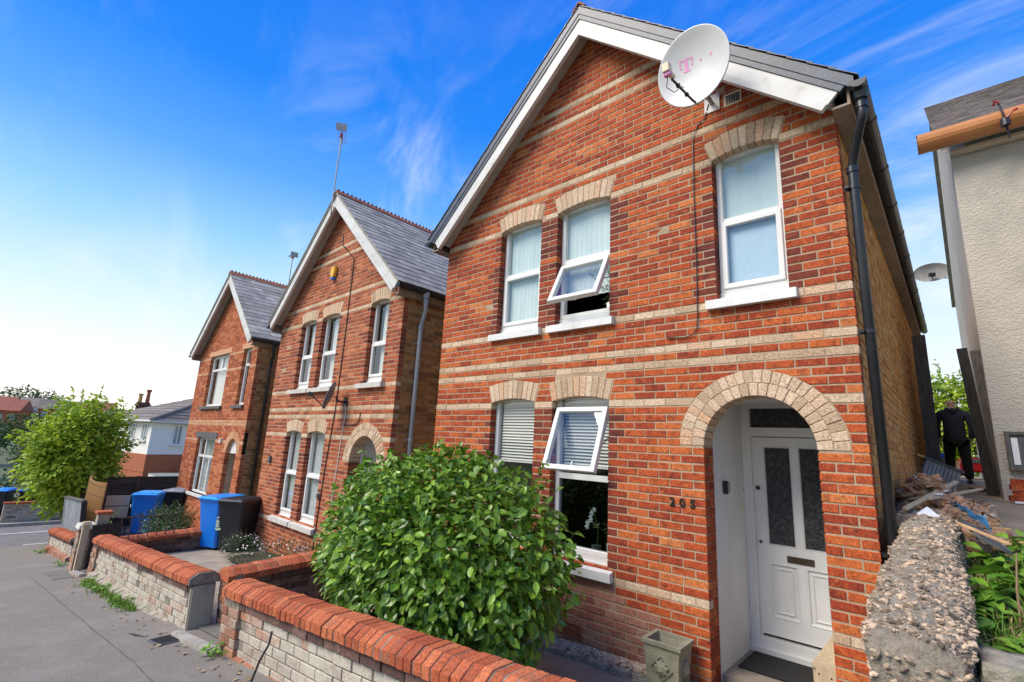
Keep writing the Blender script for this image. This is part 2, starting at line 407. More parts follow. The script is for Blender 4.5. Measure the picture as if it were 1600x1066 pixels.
M['concrete_alley'] = mat('muddy concrete', (.36, .29, .21), (.25, .20, .14), 3.5, .9, .6, 60, c3=(.15, .12, .085), s3=2.4, t3=(.54, .76))
M['asphalt'] = mat('worn asphalt', (.30, .268, .225), (.125, .112, .096), 85, .92, .9, 260, c3=(.30, .275, .245), s3=1.3, t3=(.5, .8), thr=(.3, .7), bdist=.008)
M['asphalt_dark'] = mat('newer asphalt', (.21, .19, .17), (.15, .136, .122), 4, .92, .9, 240, bdist=.008)
M['tar'] = mat('tar', (.10, .092, .083), None, rough=.8)
M['earth'] = mat('earth', (.09, .075, .05), (.05, .045, .03), 3, .95, .6, 40)
M['lawn'] = mat('rough grassland', (.07, .10, .035), (.10, .11, .05), .12, .95, .4, 3, c3=(.11, .10, .07), s3=.05)
M['kerb'] = mat('kerb stone', (.40, .37, .33), (.26, .24, .21), 9, .85, .4, 80)
M['brick3'] = brick_mat('orange brick', [(0, (.28, .066, .028)), (.5, (.42, .11, .040)), (1, (.52, .19, .08))])
M['orangebuff'] = brick_mat('orange buff brick', [(0, (.46, .22, .11)), (.5, (.50, .27, .15)), (1, (.54, .30, .18))], burn=(.3, .12, .06), burn_thr=(.7, .9))
M['pierbrick'] = brick_mat('patchy pier brick', [(0, (.20, .085, .05)), (.4, (.30, .13, .08)), (.7, (.36, .29, .22)), (1, (.40, .17, .09))], burn=(.11, .07, .055), burn_thr=(.5, .75), stain=(.30, .27, .22), stain_thr=(.52, .7), stain_s=5)
M['footbrick'] = brick_mat('foot brick', [(0, (.27, .09, .05)), (.5, (.36, .15, .09)), (1, (.33, .22, .15))], burn=(.12, .07, .05), burn_thr=(.5, .78), stain=(.22, .20, .14), stain_thr=(.55, .72), stain_s=5)
M['cementend'] = mat('cement render', (.40, .36, .27), (.30, .27, .21), 4, .9, .4, 70, c3=(.13, .125, .10), s3=3.2, t3=(.5, .75), stretch=(1, 1, .5))
M['tarwood'] = mat('tarred wood', (.016, .015, .014), (.03, .027, .025), 6, .7, .3, 60)
M['paletimber'] = mat('pale timber', (.54, .43, .28), (.40, .31, .2), 5, .8, .3, 60, stretch=(6, 6, .6))
M['rust'] = mat('rusty iron', (.10, .06, .045), (.05, .04, .035), 20, .8, .3, 90)
M['roughcast'] = mat('rough cast render', (.62, .565, .47), (.52, .475, .395), 2.0, .95, 1.0, 42, c3=(.42, .39, .33), s3=1.0, t3=(.56, .8), bdist=.035)
M['smoothrender'] = mat('smooth render', (.68, .60, .47), (.57, .50, .39), 2.0, .9, .3, 50, c3=(.28, .25, .19), s3=1.3, t3=(.55, .8))
M['tanpl'] = mat('tan plastic', (.60, .25, .085), (.52, .20, .065), 3, .35)
M['stonewall'] = mat('concrete and flint', (.40, .35, .27), (.25, .215, .165), 26, .95, 1.0, 55, c3=(.12, .105, .08), s3=4.5, t3=(.54, .74), bdist=.03)
M['pebble'] = mat('pebbles', (.44, .33, .225), (.25, .185, .13), 16, .85, .3, 60, vary=.7, c3=(.15, .125, .10), s3=5, t3=(.5, .7))
M['graystone'] = mat('grey stone', (.46, .42, .33), (.30, .27, .21), 22, .9, 1.0, 70, c3=(.15, .15, .09), s3=3.0, t3=(.52, .72), bdist=.02)
M['gravel'] = mat('pea gravel', (.55, .43, .30), (.40, .31, .22), 14, .8, vary=.4)
M['weatherwood'] = mat('grey timber', (.16, .145, .13), (.07, .065, .06), 5, .85, .5, 40, stretch=(9, 9, .7))
M['blackwood'] = mat('charred timber', (.022, .02, .02), (.06, .055, .05), 5, .8, .4, 40, stretch=(9, 9, .7))
M['rubblewood'] = mat('broken wood', (.56, .36, .18), (.38, .23, .11), 9, .85, .4, 60, vary=.4)
M['rubblebrick'] = mat('brick rubble', (.52, .26, .14), (.38, .20, .12), 9, .95, .6, 60, vary=.45, c3=(.36, .31, .25), s3=8, t3=(.5, .62))
M['plaster'] = mat('plaster rubble', (.62, .60, .56), (.5, .48, .44), 9, .9, .3, 60, vary=.15)
M['bluepl'] = mat('blue plastic', (.008, .19, .72), (.007, .165, .66), 3, .38, .05, 90)
M['bluelid'] = mat('blue lid plastic', (.012, .27, .80), (.010, .23, .74), 3, .36, .05, 90)
M['binblack'] = mat('black bin plastic', (.008, .010, .014), (.013, .015, .020), 3, .5, .08, 120)
M['white'] = mat('white print', (.75, .75, .74), None, rough=.6)
M['yellow'] = mat('yellow plastic', (.75, .42, .04), (.70, .38, .035), 5, .4)
M['cream'] = mat('cream plastic', (.72, .64, .42), None, rough=.4)
M['dish'] = mat('dish paint', (.60, .60, .60), (.54, .54, .53), 4, .4, .03, 90, c3=(.42, .41, .38), s3=5, t3=(.62, .85))
M['darkdish'] = mat('grey dish mesh', (.13, .15, .18), None, rough=.5)
M['magenta'] = mat('pink print', (.80, .25, .52), (.74, .34, .55), 60, .6)
M['galv'] = mat('galvanised steel', (.36, .35, .33), (.25, .24, .22), 14, .5, .2, 80, metal=.5)
M['caststone'] = mat('cast stone', (.34, .32, .22), (.24, .23, .16), 7, .9, .5, 60, c3=(.14, .15, .09), s3=5, t3=(.52, .74))
M['terra'] = mat('terracotta block', (.34, .10, .045), (.24, .07, .035), 9, .8, .3, 60)
M['fencewood'] = mat('dark fence board', (.055, .042, .033), (.09, .07, .055), 5, .85, .4, 40, vary=.25, stretch=(.7, .7, 7))
M['greypanel'] = mat('grey painted panel', (.25, .28, .31), (.17, .19, .215), 5, .7, .2, 40, vary=.12)
M['bamboo'] = mat('bamboo screen', (.52, .29, .10), (.43, .22, .07), 8, .7, .4, 60, stretch=(8, 8, .7))
M['sling'] = mat('chair fabric', (.58, .52, .43), (.50, .45, .37), 60, .9, .3, 300)
M['leaf'] = None
M['skin'] = mat('skin', (.58, .35, .26), (.50, .29, .21), 8, .55)
M['hoodie'] = mat('navy cloth', (.020, .023, .040), (.032, .036, .055), 18, .95, .4, 120)
M['trousers'] = mat('black cloth', (.006, .006, .007), (.011, .011, .012), 18, .95, .3, 120)
M['shoe'] = mat('dark shoe', (.02, .02, .022), None, rough=.6)
M['carpaint'] = mat('red gloss', (.42, .012, .010), None, rough=.22)
M['tarp'] = mat('blue plastic sheet', (.03, .20, .50), (.05, .28, .6), 20, .4, .5, 60)
M['tilegrey'] = mat('grey roof tile', (.22, .185, .155), (.15, .128, .11), 4, .85, .3, 30, vary=.2)
M['whitewall'] = mat('white pebbledash', (.78, .75, .70), (.72, .69, .64), 3, .9, .2, 60)
M['orangewall'] = mat('orange brickwork', (.40, .13, .06), (.30, .09, .04), 7, .9, .2, 50)
M['roofgreen'] = mat('green flat roof felt', (.22, .26, .22), (.17, .2, .17), 3, .9, .2, 60)
M['redroof'] = mat('red roof tile', (.30, .10, .065), (.22, .075, .05), 2, .9)
M['linepaint'] = mat('road line paint', (.62, .61, .58), (.5, .49, .46), 8, .8)
def leaf_mat(name, c_lo, c_hi, rough=.4, trans=.25, coat=.0):
    m = bpy.data.materials.new(name); m.use_nodes = True
    t = m.node_tree; n = t.nodes; l = t.links; p = n['Principled BSDF']; p.inputs['Roughness'].default_value = rough
    g = n.new('ShaderNodeNewGeometry'); oi = n.new('ShaderNodeObjectInfo')
    ad = n.new('ShaderNodeMath'); ad.operation = 'ADD'; l.new(g.outputs['Random Per Island'], ad.inputs[0]); l.new(oi.outputs['Random'], ad.inputs[1])
    fr_ = n.new('ShaderNodeMath'); fr_.operation = 'FRACT'; l.new(ad.outputs[0], fr_.inputs[0])
    pw = n.new('ShaderNodeMath'); pw.operation = 'POWER'; pw.inputs[1].default_value = 1.5; l.new(fr_.outputs[0], pw.inputs[0])
    x = n.new('ShaderNodeMix'); x.data_type = 'RGBA'; x.inputs[6].default_value = (*c_lo, 1); x.inputs[7].default_value = (*c_hi, 1); l.new(pw.outputs[0], x.inputs[0])
    nz = n.new('ShaderNodeTexNoise'); nz.inputs['Scale'].default_value = 40; l.new(g.outputs['Position'], nz.inputs['Vector'])
    r = n.new('ShaderNodeMapRange'); r.inputs[3].default_value = .75; r.inputs[4].default_value = 1.25; l.new(nz.outputs[0], r.inputs[0])
    h = n.new('ShaderNodeHueSaturation'); l.new(r.outputs[0], h.inputs['Value']); l.new(x.outputs[2], h.inputs['Color'])
    l.new(h.outputs[0], p.inputs['Base Color'])
    tl = n.new('ShaderNodeBsdfTranslucent'); l.new(h.outputs[0], tl.inputs['Color'])
    mx = n.new('ShaderNodeMixShader'); mx.inputs[0].default_value = trans
    l.new(p.outputs[0], mx.inputs[1]); l.new(tl.outputs[0], mx.inputs[2]); l.new(mx.outputs[0], n['Material Output'].inputs[0])
    return m
M['camellia'] = leaf_mat('camellia leaf', (.055, .14, .012), (.26, .44, .040), .32, .25)
M['shrubleaf'] = leaf_mat('fresh leaf', (.19, .33, .018), (.56, .68, .05), .5, .38)
M['darkleaf'] = leaf_mat('dark leaf', (.022, .06, .014), (.07, .14, .03), .5, .2)
M['weed'] = leaf_mat('weed leaf', (.08, .20, .015), (.24, .44, .04), .5, .3)
M['grass'] = leaf_mat('grass blade', (.09, .19, .02), (.22, .36, .05), .6, .3)
M['straw'] = leaf_mat('dry stalk', (.28, .19, .10), (.42, .32, .18), .8, .1)
M['bark'] = mat('bark', (.09, .07, .05), (.05, .04, .03), 12, .9, .6, 60)
M['petal'] = mat('white petal', (.75, .70, .70), (.72, .58, .60), 30, .7)
M['farleaf'] = leaf_mat('far foliage', (.03, .07, .02), (.08, .14, .04), .8, .2)
M['greywash'] = mat('grey washed board', (.30, .29, .27), (.22, .21, .2), 5, .8, .3, 50)
M['yellowwood'] = mat('yellow painted wood', (.50, .30, .05), (.4, .24, .05), 6, .7)
M['limeprint'] = mat('pale green print', (.55, .66, .40), None, rough=.7)
M['farglass'] = mat('far window glass', (.16, .20, .23), (.28, .33, .36), 2, .2)
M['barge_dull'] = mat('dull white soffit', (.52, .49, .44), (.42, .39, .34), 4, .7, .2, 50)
M['rubbledust'] = mat('rubble dust', (.48, .37, .25), (.30, .23, .15), 30, .95, .8, 60)
# ------------------------------------------------------------------ windows, sills, arches
def ring_frame(mb, x0, x1, z0, z1, t, y0, y1):
    """a rectangular frame of four mitred members with a small step on the glass side"""
    X0, X1, Z0, Z1 = x0 + t, x1 - t, z0 + t, z1 - t
    for a, b, c, d in (((x0, z0), (x1, z0), (X1, Z0), (X0, Z0)), ((x1, z0), (x1, z1), (X1, Z1), (X1, Z0)),
                       ((x1, z1), (x0, z1), (X0, Z1), (X1, Z1)), ((x0, z1), (x0, z0), (X0, Z0), (X0, Z1))):
        ch = .006
        cx, cz = (X0 + X1) / 2, (Z0 + Z1) / 2
        def sh(p, k): return (p[0] + (cx - p[0]) * 0 + (ch if p[0] < cx else -ch) * k, p[1] + (ch if p[1] < cz else -ch) * k)
        o = [(*sh(a, 0), y1), (*sh(b, 0), y1), (*sh(c, 0), y1), (*sh(d, 0), y1)]
        i = [(*sh(a, 1), y0), (*sh(b, 1), y0), (*sh(c, -1), y0), (*sh(d, -1), y0)]
        P = [(p[0], p[2], p[1]) for p in o] + [(p[0], p[2], p[1]) for p in i]
        mid = [(p[0], y0 + ch, p[1]) for p in (a, b, c, d)]
        mb.add([(p[0], y1, p[1]) for p in (a, b, c, d)] + mid + [(p[0], p[2], p[1]) for p in i],
               [(8, 9, 10, 11)] + [(4 + q, 4 + (q + 1) % 4, 8 + (q + 1) % 4, 8 + q) for q in range(4)] + [(q, (q + 1) % 4, 4 + (q + 1) % 4, 4 + q) for q in range(4)])
    return mb
def pane(root, x0, x1, z0, z1, y, m, name='pane', **k):
    return MB().add([(x0, y, z0), (x1, y, z0), (x1, y, z1), (x0, y, z1)], [(0, 1, 2, 3)]).build(name, m, root, **k)
def slat_blind(root, x0, x1, z0, z1, y, m):
    mb = MB(); z = z1
    mb.box(x0, x1, y - .02, y + .02, z1, z1 + .04)
    while z > z0:
        mb.hexa([(x0, y - .018, z - .030), (x1, y - .018, z - .030), (x1, y + .012, z - .003), (x0, y + .012, z - .003),
                 (x0, y - .018, z - .028), (x1, y - .018, z - .028), (x1, y + .012, z - .001), (x0, y + .012, z - .001)]); z -= .036
    mb.box(x0, x1, y - .014, y + .014, z - .02, z)
    return mb.build('blind', m, root)
def drape(root, x0, x1, z0, z1, y, m, name='curtain', amp=.012, wl=.07, ph=0.):
    n = max(8, int((x1 - x0) / wl * 6)); v = []; f = []
    for i in range(n + 1):
        x = x0 + (x1 - x0) * i / n; q = amp * sin(2 * pi * (x - x0) / wl + ph + sin(x * 9)) 
        v += [(x, y + q, z0), (x, y + q * .7, z1)]
    for i in range(n): f.append((2 * i, 2 * i + 2, 2 * i + 3, 2 * i + 1))
    return MB().add(v, f).build(name, m, root, smooth=True)
def window(root, x0, x1, zb, zs, rise=.05, transom=None, mode='closed', ang=0., fill=None, y=.095, lowfill=None):
    zt = zs + rise - .002; t = .055
    # fixed outer frame, its head hidden behind the arch, a thicker sub-sill at the foot
    mb = MB(); foot = .075
    ring_frame(mb, x0, x1, zb + foot, zt + .03, t, y, y + .07)
    mb.box(x0, x1, y - .006, y + .07, zb + .001, zb + foot)
    mb.box(x0, x1, y - .030, y - .006, zb + .004, zb + .026)
    if transom: mb.box(x0 + t, x1 - t, y + .004, y + .066, transom - .03, transom + .03)
    fr = mb.build('window', M['upvc'], root)
    zl = zb + foot + t; zu = zt + .03 - t
    tr = transom or zl
    if transom: pane(fr, x0 + t - .005, x1 - t + .005, tr + .028, zu + .005, y + .03, M['glass'])
    if mode == 'closed':
        s = ring_frame(MB(), x0 + t - .022, x1 - t + .022, zl - .022, (tr - .03 if transom else zu) + .018, .05, y - .016, y + .028).build('sash', M['upvc'], fr)
        pane(fr, x0 + t + .024, x1 - t - .024, zl + .024, (tr - .03 if transom else zu) - .028, y + .006, M['glass'])
    elif mode == 'fixed':
        pane(fr, x0 + t - .005, x1 - t + .005, zl - .005, tr - .026, y + .03, M['glass'])
    return fr, zl, zu
def open_sash(root, x0, x1, zt, h, y, ang):
    mb = ring_frame(MB(), x0, x1, -h, 0, .055, -.03, .028)
    s = mb.build('open_sash', M['upvc'], root, (0, y, zt), (ang, 0, 0))
    pane(s, x0 + .05, x1 - .05, -h + .05, -.05, -.006, M['glass'])
    MB().box((x0 + x1) / 2 - .05, (x0 + x1) / 2 + .05, .028, .045, -h + .012, -h + .036).box((x0 + x1) / 2 - .008, (x0 + x1) / 2 + .008, .04, .06, -h + .02, -h + .12).build('handle', M['upvc'], s)
    for xx in (x0 + .006, x1 - .006):
        pass
    return s
def stay(root, x, z, y, h, ang):
    """the thin steel friction stay between the frame and the opened sash"""
    a = Vector((x, y + .02, z - .42 * h)); b = Vector((x, y + sin(ang) * .62 * h, z - cos(ang) * .62 * h))
    MB().tube([a, b], .006, 6).build('window_stay', M['iron'], root)
def sill(root, x0, x1, zb, m, nm='window_sill', out=.062, th=.105, ov=(.085, .075)):
    P = [(-out, zb - th), (-out, zb - .022), (.0, zb - .004), (.165, zb), (.165, zb - th + .02), (-.012, zb - th + .02), (-.02, zb - th)]
    a, b = x0 - ov[0], x1 + ov[1]
    # the ears on either side stop at the wall face, the middle runs back into the opening
    mb = MB().prism([(a, y, z) for y, z in [(-out, zb - th), (-out, zb - .022), (.004, zb - .004), (.004, zb - th)]][::-1], (b - a, 0, 0))
    mb.prism([(x0 + .002, y, z) for y, z in [(.0045, zb - .05), (.0045, zb - .0045), (.165, zb), (.165, zb - .05)]][::-1], (x1 - x0 - .004, 0, 0))
    o = mb.build(nm, m, root, recalc=True)
    return o
def seg_arch(x0, x1, zs, rise=.05, ring=.222):
    w_ = x1 - x0; R = (w_ * w_ / 4 + rise * rise) / (2 * rise); xc = (x0 + x1) / 2; zc = zs + rise - R
    al = asin(w_ / 2 / R)
    return xc, zc, R, R + ring, al
def voussoirs(root, xc, zc, r0, r1, a0, a1, n, m, y0=-.002, y1=.21, gap=.007, name='arch_brick', rng=None):
    rng = rng or random.Random(3)
    for i in range(n):
        p = a0 + (a1 - a0) * i / n; q = a0 + (a1 - a0) * (i + 1) / n
        g0, g1 = gap / 2 / r0, gap / 2 / r1; ch = .004; dy = rng.gauss(0, .0015)
        P = lambda a, r, y: (xc + r * sin(a), y, zc + r * cos(a))
        o = [(p + g0, r0), (q - g0, r0), (q - g1, r1), (p + g1, r1)]
        inn = [(p + g0 + ch / r0, r0 + ch), (q - g0 - ch / r0, r0 + ch), (q - g1 - ch / r1, r1 - ch), (p + g1 + ch / r1, r1 - ch)]
        v = [P(a, r, y0 + dy) for a, r in inn] + [P(a, r, y0 + ch + dy) for a, r in o] + [P(a, r, y1) for a, r in o]
        f = [(0, 1, 2, 3)]
        for b in (0, 4):
            for k in range(4): f.append((b + (k + 1) % 4, b + k, b + 4 + k, b + 4 + (k + 1) % 4))
        f.append((11, 10, 9, 8))
        MB().add(v, f).build(name, m, root)

def gable_roof(root, XRIDGE, za, ze, xe, side_len, twin, sm, solos=300, no_pipe=False, pipe=None):
    slope = (za - ze) / (xe - XRIDGE)
    # roof
    th = .085 if not twin else .03
    y0, y1 = -.27, side_len + .25
    for s in (1, -1):
        X = lambda x: XRIDGE + s * x
        w_ = xe - XRIDGE
        P = [(X(0), y0, za), (X(w_), y0, ze), (X(w_), y0, ze - th * 1.3), (X(0), y0, za - th * 1.3)]
        MB().prism(P if s > 0 else P[::-1], (0, y1 - y0, 0)).build('roof', sm, root, recalc=True)
    sl = Vector((1, 0, -slope)).normalized(); nn = Vector((slope, 0, 1)).normalized()
    length = sqrt((xe - XRIDGE) ** 2 + (za - ze) ** 2)
    # slates, row by row, each its own thin plate with a proud tail
    gauge, sw = .20, .27
    rows_n = int(length / gauge)
    for s in (1, -1):
        lst = []
        for r in range(rows_n + 1):
            t1 = length + .03 - r * gauge; t0 = max(.02, t1 - gauge - .05)
            yy = y0 - .012 + (sw / 2 if r % 2 else 0) - sw / 2
            while yy < y1:
                a_, b_ = max(yy, y0 - .012), min(yy + sw - .006, y1)
                if b_ - a_ > .03: lst.append((t0, t1, a_, b_, r))
                yy += sw
        rgs = random.Random(8 + s)
        def plate(t):
            t0, t1, a_, b_, r = t
            q = []
            lift = rgs.gauss(0, .0012)
            for tt, h in ((t0, .004), (t1 + rgs.gauss(0, .003), .015 + lift)):
                for off in (0, .007):
                    p = Vector((0, 0, za)) + Vector((sl.x, 0, sl.z)) * tt + nn * (h + off)
                    q.append(p)
            lo0, hi0, lo1, hi1 = q
            V = []
            for p, yv in ((lo0, a_), (lo1, a_), (lo1, b_), (lo0, b_), (hi0, a_), (hi1, a_), (hi1, b_), (hi0, b_)):
                V.append((XRIDGE + s * p.x, yv, p.z))
            return V
        W = root.matrix_basis
        def seen(t):
            p = Vector((0, 0, za)) + sl * ((t[0] + t[1]) / 2); c = W @ Vector((XRIDGE + s * p.x, (t[2] + t[3]) / 2, p.z)); dd = in_view(c)
            return 0 if dd is None else 1 / dd ** 2
        solo = set()
        if twin and s > 0:
            od = sorted(range(len(lst)), key=lambda i: -seen(lst[i])); solo = set(i for i in od[:solos] if seen(lst[i]) > 0)
        rest = MB()
        for i, t in enumerate(lst):
            mb = MB().hexa(plate(t)) if s > 0 else MB().hexa([plate(t)[j] for j in (1, 0, 3, 2, 5, 4, 7, 6)])
            if i in solo: mb.build('slate', sm, root)
            else: rest.add(mb.v, mb.f)
        rest.build('slating', sm, root, kind='stuff')
    # ridge tiles with a cockscomb
    rt = MB(); hw, ht = .10, .085; ln = .30
    rt.prism([(-hw, 0, -ht), (0, 0, .012), (hw, 0, -ht), (hw - .012, 0, -ht - .012), (0, 0, -.006), (-hw + .012, 0, -ht - .012)][::-1], (0, ln - .006, 0))
    for j in range(3):
        yy = .02 + j * .1; rt.prism([(-.012, yy, .004), (-.012, yy + .075, .004), (-.012, yy + .037, .060)], (.024, 0, 0))
    rm = rt.mesh('ridge_tile')
    yy = y0 - .02
    while yy < y1 - ln:
        link('ridge_tile', rm, M['ridge'], root, (XRIDGE, yy, za + .045)); yy += ln
    # barge boards: wide board, a moulding under it, soffit behind
    dv = .135 if not twin else .03; wv = .175 if not twin else .20       # measured square to the slope
    for s in (1, -1):
        def pt(t, d, y): 
            p = sl * t - nn * d
            return (XRIDGE + s * p.x, y, za + p.z)
        ext = .0
        L0 = length - .03
        def board(d0, d1, ya, yb, nm, m, t1):
            tt0 = lambda d: d * slope                       # mitre at the apex
            P = [pt(tt0(d0), d0, ya), pt(t1, d0, ya), pt(t1, d1, ya), pt(tt0(d1), d1, ya)]
            P = P if s > 0 else P[::-1]
            return MB().prism(P, (0, yb - ya, 0)).build(nm, m, root, recalc=True)
        if not twin:
            board(.028, dv - .003, -.262, -.21, 'verge_board', M['darkslate'], L0 + .02)
        board(dv, dv + wv * .68, -.250, -.215, 'barge_board', M['barge'], L0)
        board(dv + wv * .68 - .002, dv + wv, -.268, -.215, 'barge_moulding', M['barge'], L0)
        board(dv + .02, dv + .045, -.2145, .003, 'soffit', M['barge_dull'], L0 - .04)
        # eaves: fascia, flat soffit, gutter
    xf = .13
    for s in (1, -1):
        X = lambda x: x if s > 0 else 2 * XRIDGE - x
        for a_, b_, c_, d_, nm, m in ((xf - .02, xf, ze - .20, ze - .035, 'fascia', M['fascia']), (.002, xf - .02, ze - .20, ze - .18, 'soffit', M['soffit'])):
            MB().box(min(X(a_), X(b_)), max(X(a_), X(b_)), -.21, y1 - .05, c_, d_).build(nm, m, root)
        g = MB(); prof = [(.058 * cos(t), .058 * sin(t)) for t in [pi + pi * i / 8 for i in range(9)]] + [(.050 * cos(t), .050 * sin(t)) for t in [2 * pi - pi * i / 8 for i in range(9)]]
        gx, gz = X(xf + .066), ze - .055
        g.prism([(gx + p, y0 - .01, gz + q) for p, q in prof][::-1], (0, y1 - y0, 0))
        g.prism([(gx + .06 * cos(pi + pi * i / 8), y0 - .012, gz + .06 * sin(pi + pi * i / 8)) for i in range(9)][::-1], (0, .012, 0))
        gm = M['blackpl'] 
        go = g.build('gutter', gm, root)
        if s > 0:
            yy = .3
            while yy < y1:
                MB().prism([(gx + .064 * cos(pi + pi * i / 8), yy, gz + .064 * sin(pi + pi * i / 8)) for i in range(9)] + [(gx + .064, yy, gz + .012), (gx - .064, yy, gz + .012)][0:0], (0, .06, 0)).build('bracket', gm, go)
                yy += .95
    if no_pipe: return
    # downpipe from a running outlet, round the soffit and down the corner
    pm = pipe or (M['blackpl'] if not twin else M['greypl'])
    gx = xf + .066; px_, py_ = (.072, .035) if not twin else (.06, .34)
    oy = -.17 if not twin else .30
    pts = [(gx, oy, ze - .10), (gx, oy, ze - .27), (gx - .004, oy + .004, ze - .32), (gx - .025, oy + .03, ze - .36)] 
    e_ = Vector((px_, py_, ze - .62)); s_ = Vector(pts[-1])
    for i in (1, 2, 3): pts.append(tuple(s_.lerp(e_, i / 4)))
    pts += [(px_ + .004, py_, ze - .63), (px_, py_, ze - .70), (px_, py_, .0 if not twin else .1)]
    dp = MB().tube(pts, .036, 14).build('downpipe', pm, root, smooth=True)
    for zz in (ze - .25, ze - .68): MB().lathe([(.0361, 0), (.043, 0), (.043, .05), (.0361, .05)], 16, (gx if zz > ze - .4 else px_, oy if zz > ze - .4 else py_, zz)).build('collar', pm, dp)
    MB().lathe([(.0361, 0), (.046, .0), (.06, .07), (.06, .10), (.0361, .1)], 16, (gx, oy, ze - .17)).build('outlet', pm, dp)
    for zz in ((4.12, 2.90, 1.28) if not twin else (4.0, 2.4, 1.2)):
        MB().lathe([(.0361, 0), (.042, 0), (.042, .03), (.0361, .03)], 16, (px_, py_, zz)).box(.0, px_ - .03, py_ - .008, py_ + .008, zz, zz + .03).box(px_ - .06, px_ - .03, py_ - .055, py_ - .02, zz + .004, zz + .026).build('pipe_clip', pm, dp)

XL, XRIDGE = -5.05, -2.525
BANDS = {0, -5, -17, -20, 20, 25, 27, 32, 55}
def zk(k): return 4.8 - .075 * k

def terraced_house(root, twin=False, bk='brick', side_len=9.3, side_vis=9.3):
    za, ze, xe = 7.44, 4.95, .17                      # roof top line: apex, eaves
    slope = (za - ze) / (xe - XRIDGE)
    ztop = lambda x: za - slope * abs(x - XRIDGE)
    zin = lambda x: ztop(x) - (.24 if not twin else .10)            # brickwork runs up behind the barge board
    xin = lambda z: max(0., (za - (.24 if not twin else .10) - z) / slope)
    edges = lambda z: (max(XL, XRIDGE - xin(z)), min(0., XRIDGE + xin(z)))
    wins = [(-3.93, -3.22, 3.36, 4.80), (-2.955, -2.21, 3.36, 4.80), (-1.05, -.45, 3.36, 4.80), (-3.94, -3.22, .77, 2.44), (-2.955, -2.21, .77, 2.44)]
    DX0, DX1, DZS = -1.22, -.335, 2.0; dxc = (DX0 + DX1) / 2; dr0 = (DX1 - DX0) / 2; dr1 = dr0 + .222
    ops = []; holes = []
    e = .008
    for x0, x1, zb, zs in wins:
        xc, zc, R0, R1, al = seg_arch(x0, x1, zs)
        ops.append((zb, zs, lambda z, a=x0: a, lambda z, a=x1: a, 'win'))
        zh = zc + R1 * cos(al)
        def half(z, R0=R0, R1=R1, zc=zc, al=al, zh=zh):
            return (z - zc) * math.tan(al) if z <= zh else sqrt(max(0, R1 * R1 - (z - zc) ** 2))
        ops.append((zs, zc + R1 + .001, lambda z, xc=xc, h=half: xc - h(z) - .004, lambda z, xc=xc, h=half: xc + h(z) + .004, 'arch'))
        # opening loop, its head following the arch
        lp = [(x0 - e, zb - .10), (x1 + e, zb - .10), (x1 + e, zs)]
        for i in range(1, 8):
            a = al - 2 * al * i / 8; lp.append((xc + (R0 + .02) * sin(a), zc + (R0 + .02) * cos(a)))
        lp.append((x0 - e, zs)); holes.append(lp)
    ops.append((-9, DZS, lambda z: DX0, lambda z: DX1, 'door'))
    dh = lambda z: sqrt(max(0, dr1 ** 2 - (z - DZS) ** 2))
    ops.append((DZS, DZS + dr1, lambda z: dxc - dh(z) - .004, lambda z: dxc + dh(z) + .004, 'arch'))
    lp = [(DX1 + e, DZS)] + [(dxc + (dr0 + .03) * cos(pi * i / 16), DZS + (dr0 + .03) * sin(pi * i / 16)) for i in range(1, 16)] + [(DX0 - e, DZS)]
    zbase = -.55
    # outline with the doorway as a notch
    outer = [(XL + e, zbase), (DX0 - e, zbase)] + lp[::-1] + [(DX1 + e, zbase), (-e, zbase), (-e, zin(-e)), (XRIDGE, zin(XRIDGE)), (XL + e, zin(XL + e))]
    slab(outer, holes, .0045, .22).build('wall', M['mortar'], root)
    # bricks of the street front
    rows = [(k, zk(k) - .0308, zk(k) + .0308) for k in range(69, -38, -1)]
    br = courses(rows, edges, ops)
    def kind(b):
        if b[0] in BANDS: return 'buff_brick'
        if b[0] >= 56 and not twin and b[1] < -1.75 and (b[1] < -2.2 or b[0] > 57): return 'worn_brick'
        if b[7] and (b[0] % 2 or hash((b[0], b[7])) % 5 < 3) and not (twin and b[0] % 2 == 0): return 'dark_brick'
        return 'brick'
    put_bricks(root, br, kind, mats=dict(worn_brick=M['worn'], brick=M[bk], buff_brick=M['buff'], dark_brick=M['brick_dark']), rng=random.Random(7 if not twin else 9))
    # arches
    rg = random.Random(4)
    for x0, x1, zb, zs in wins:
        xc, zc, R0, R1, al = seg_arch(x0, x1, zs)
        voussoirs(root, xc, zc, R0, R1, -al, al, 10 if x1 - x0 > .65 else 9, M['buff'], y1=.12, rng=rg)
    voussoirs(root, dxc, DZS, dr0, dr0 + .109, -pi / 2, pi / 2, 21, M['buff'], rng=rg)
    voussoirs(root, dxc, DZS, dr0 + .113, dr1, -pi / 2, pi / 2, 26, M['buff'], rng=rg)
    # bricks lining the sides of the doorway and of the window openings
    lin = MB()
    for k in range(25, 69):
        z = zk(k)
        if z > DZS: continue
        for x, s in ((DX0, 1), (DX1, -1)):
            a, b = (.104, .214) if k % 2 else (.104, .160)
            lin.box(min(x, x - s * .05), max(x, x - s * .05), a, b, z - .0325, z + .0325)
            if not k % 2: lin.box(min(x, x - s * .05), max(x, x - s * .05), .170, .214, z - .0325, z + .0325)
    lin.build('doorway_brickwork', M[bk], root, kind='stuff')
    # the wall that faces the passage on the right
    tr = lambda q: (-q[1], q[0], q[2])
    MB().box(-.22, -.008, .22, side_len, zbase, ze - .12).build('wall', M['mortar'], root)
    sb = courses([(k, zk(k) - .0325, zk(k) + .0325) for k in range(69, -1, -1)], lambda z: (.112, side_vis), [])
    put_bricks(root, sb, lambda b: 'stock_brick', y1=.05, mats=dict(stock_brick=M['stock'] if twin else M['stock1']), tr=tr, nmax=0 if twin else 160, rng=random.Random(2), rough=.003)
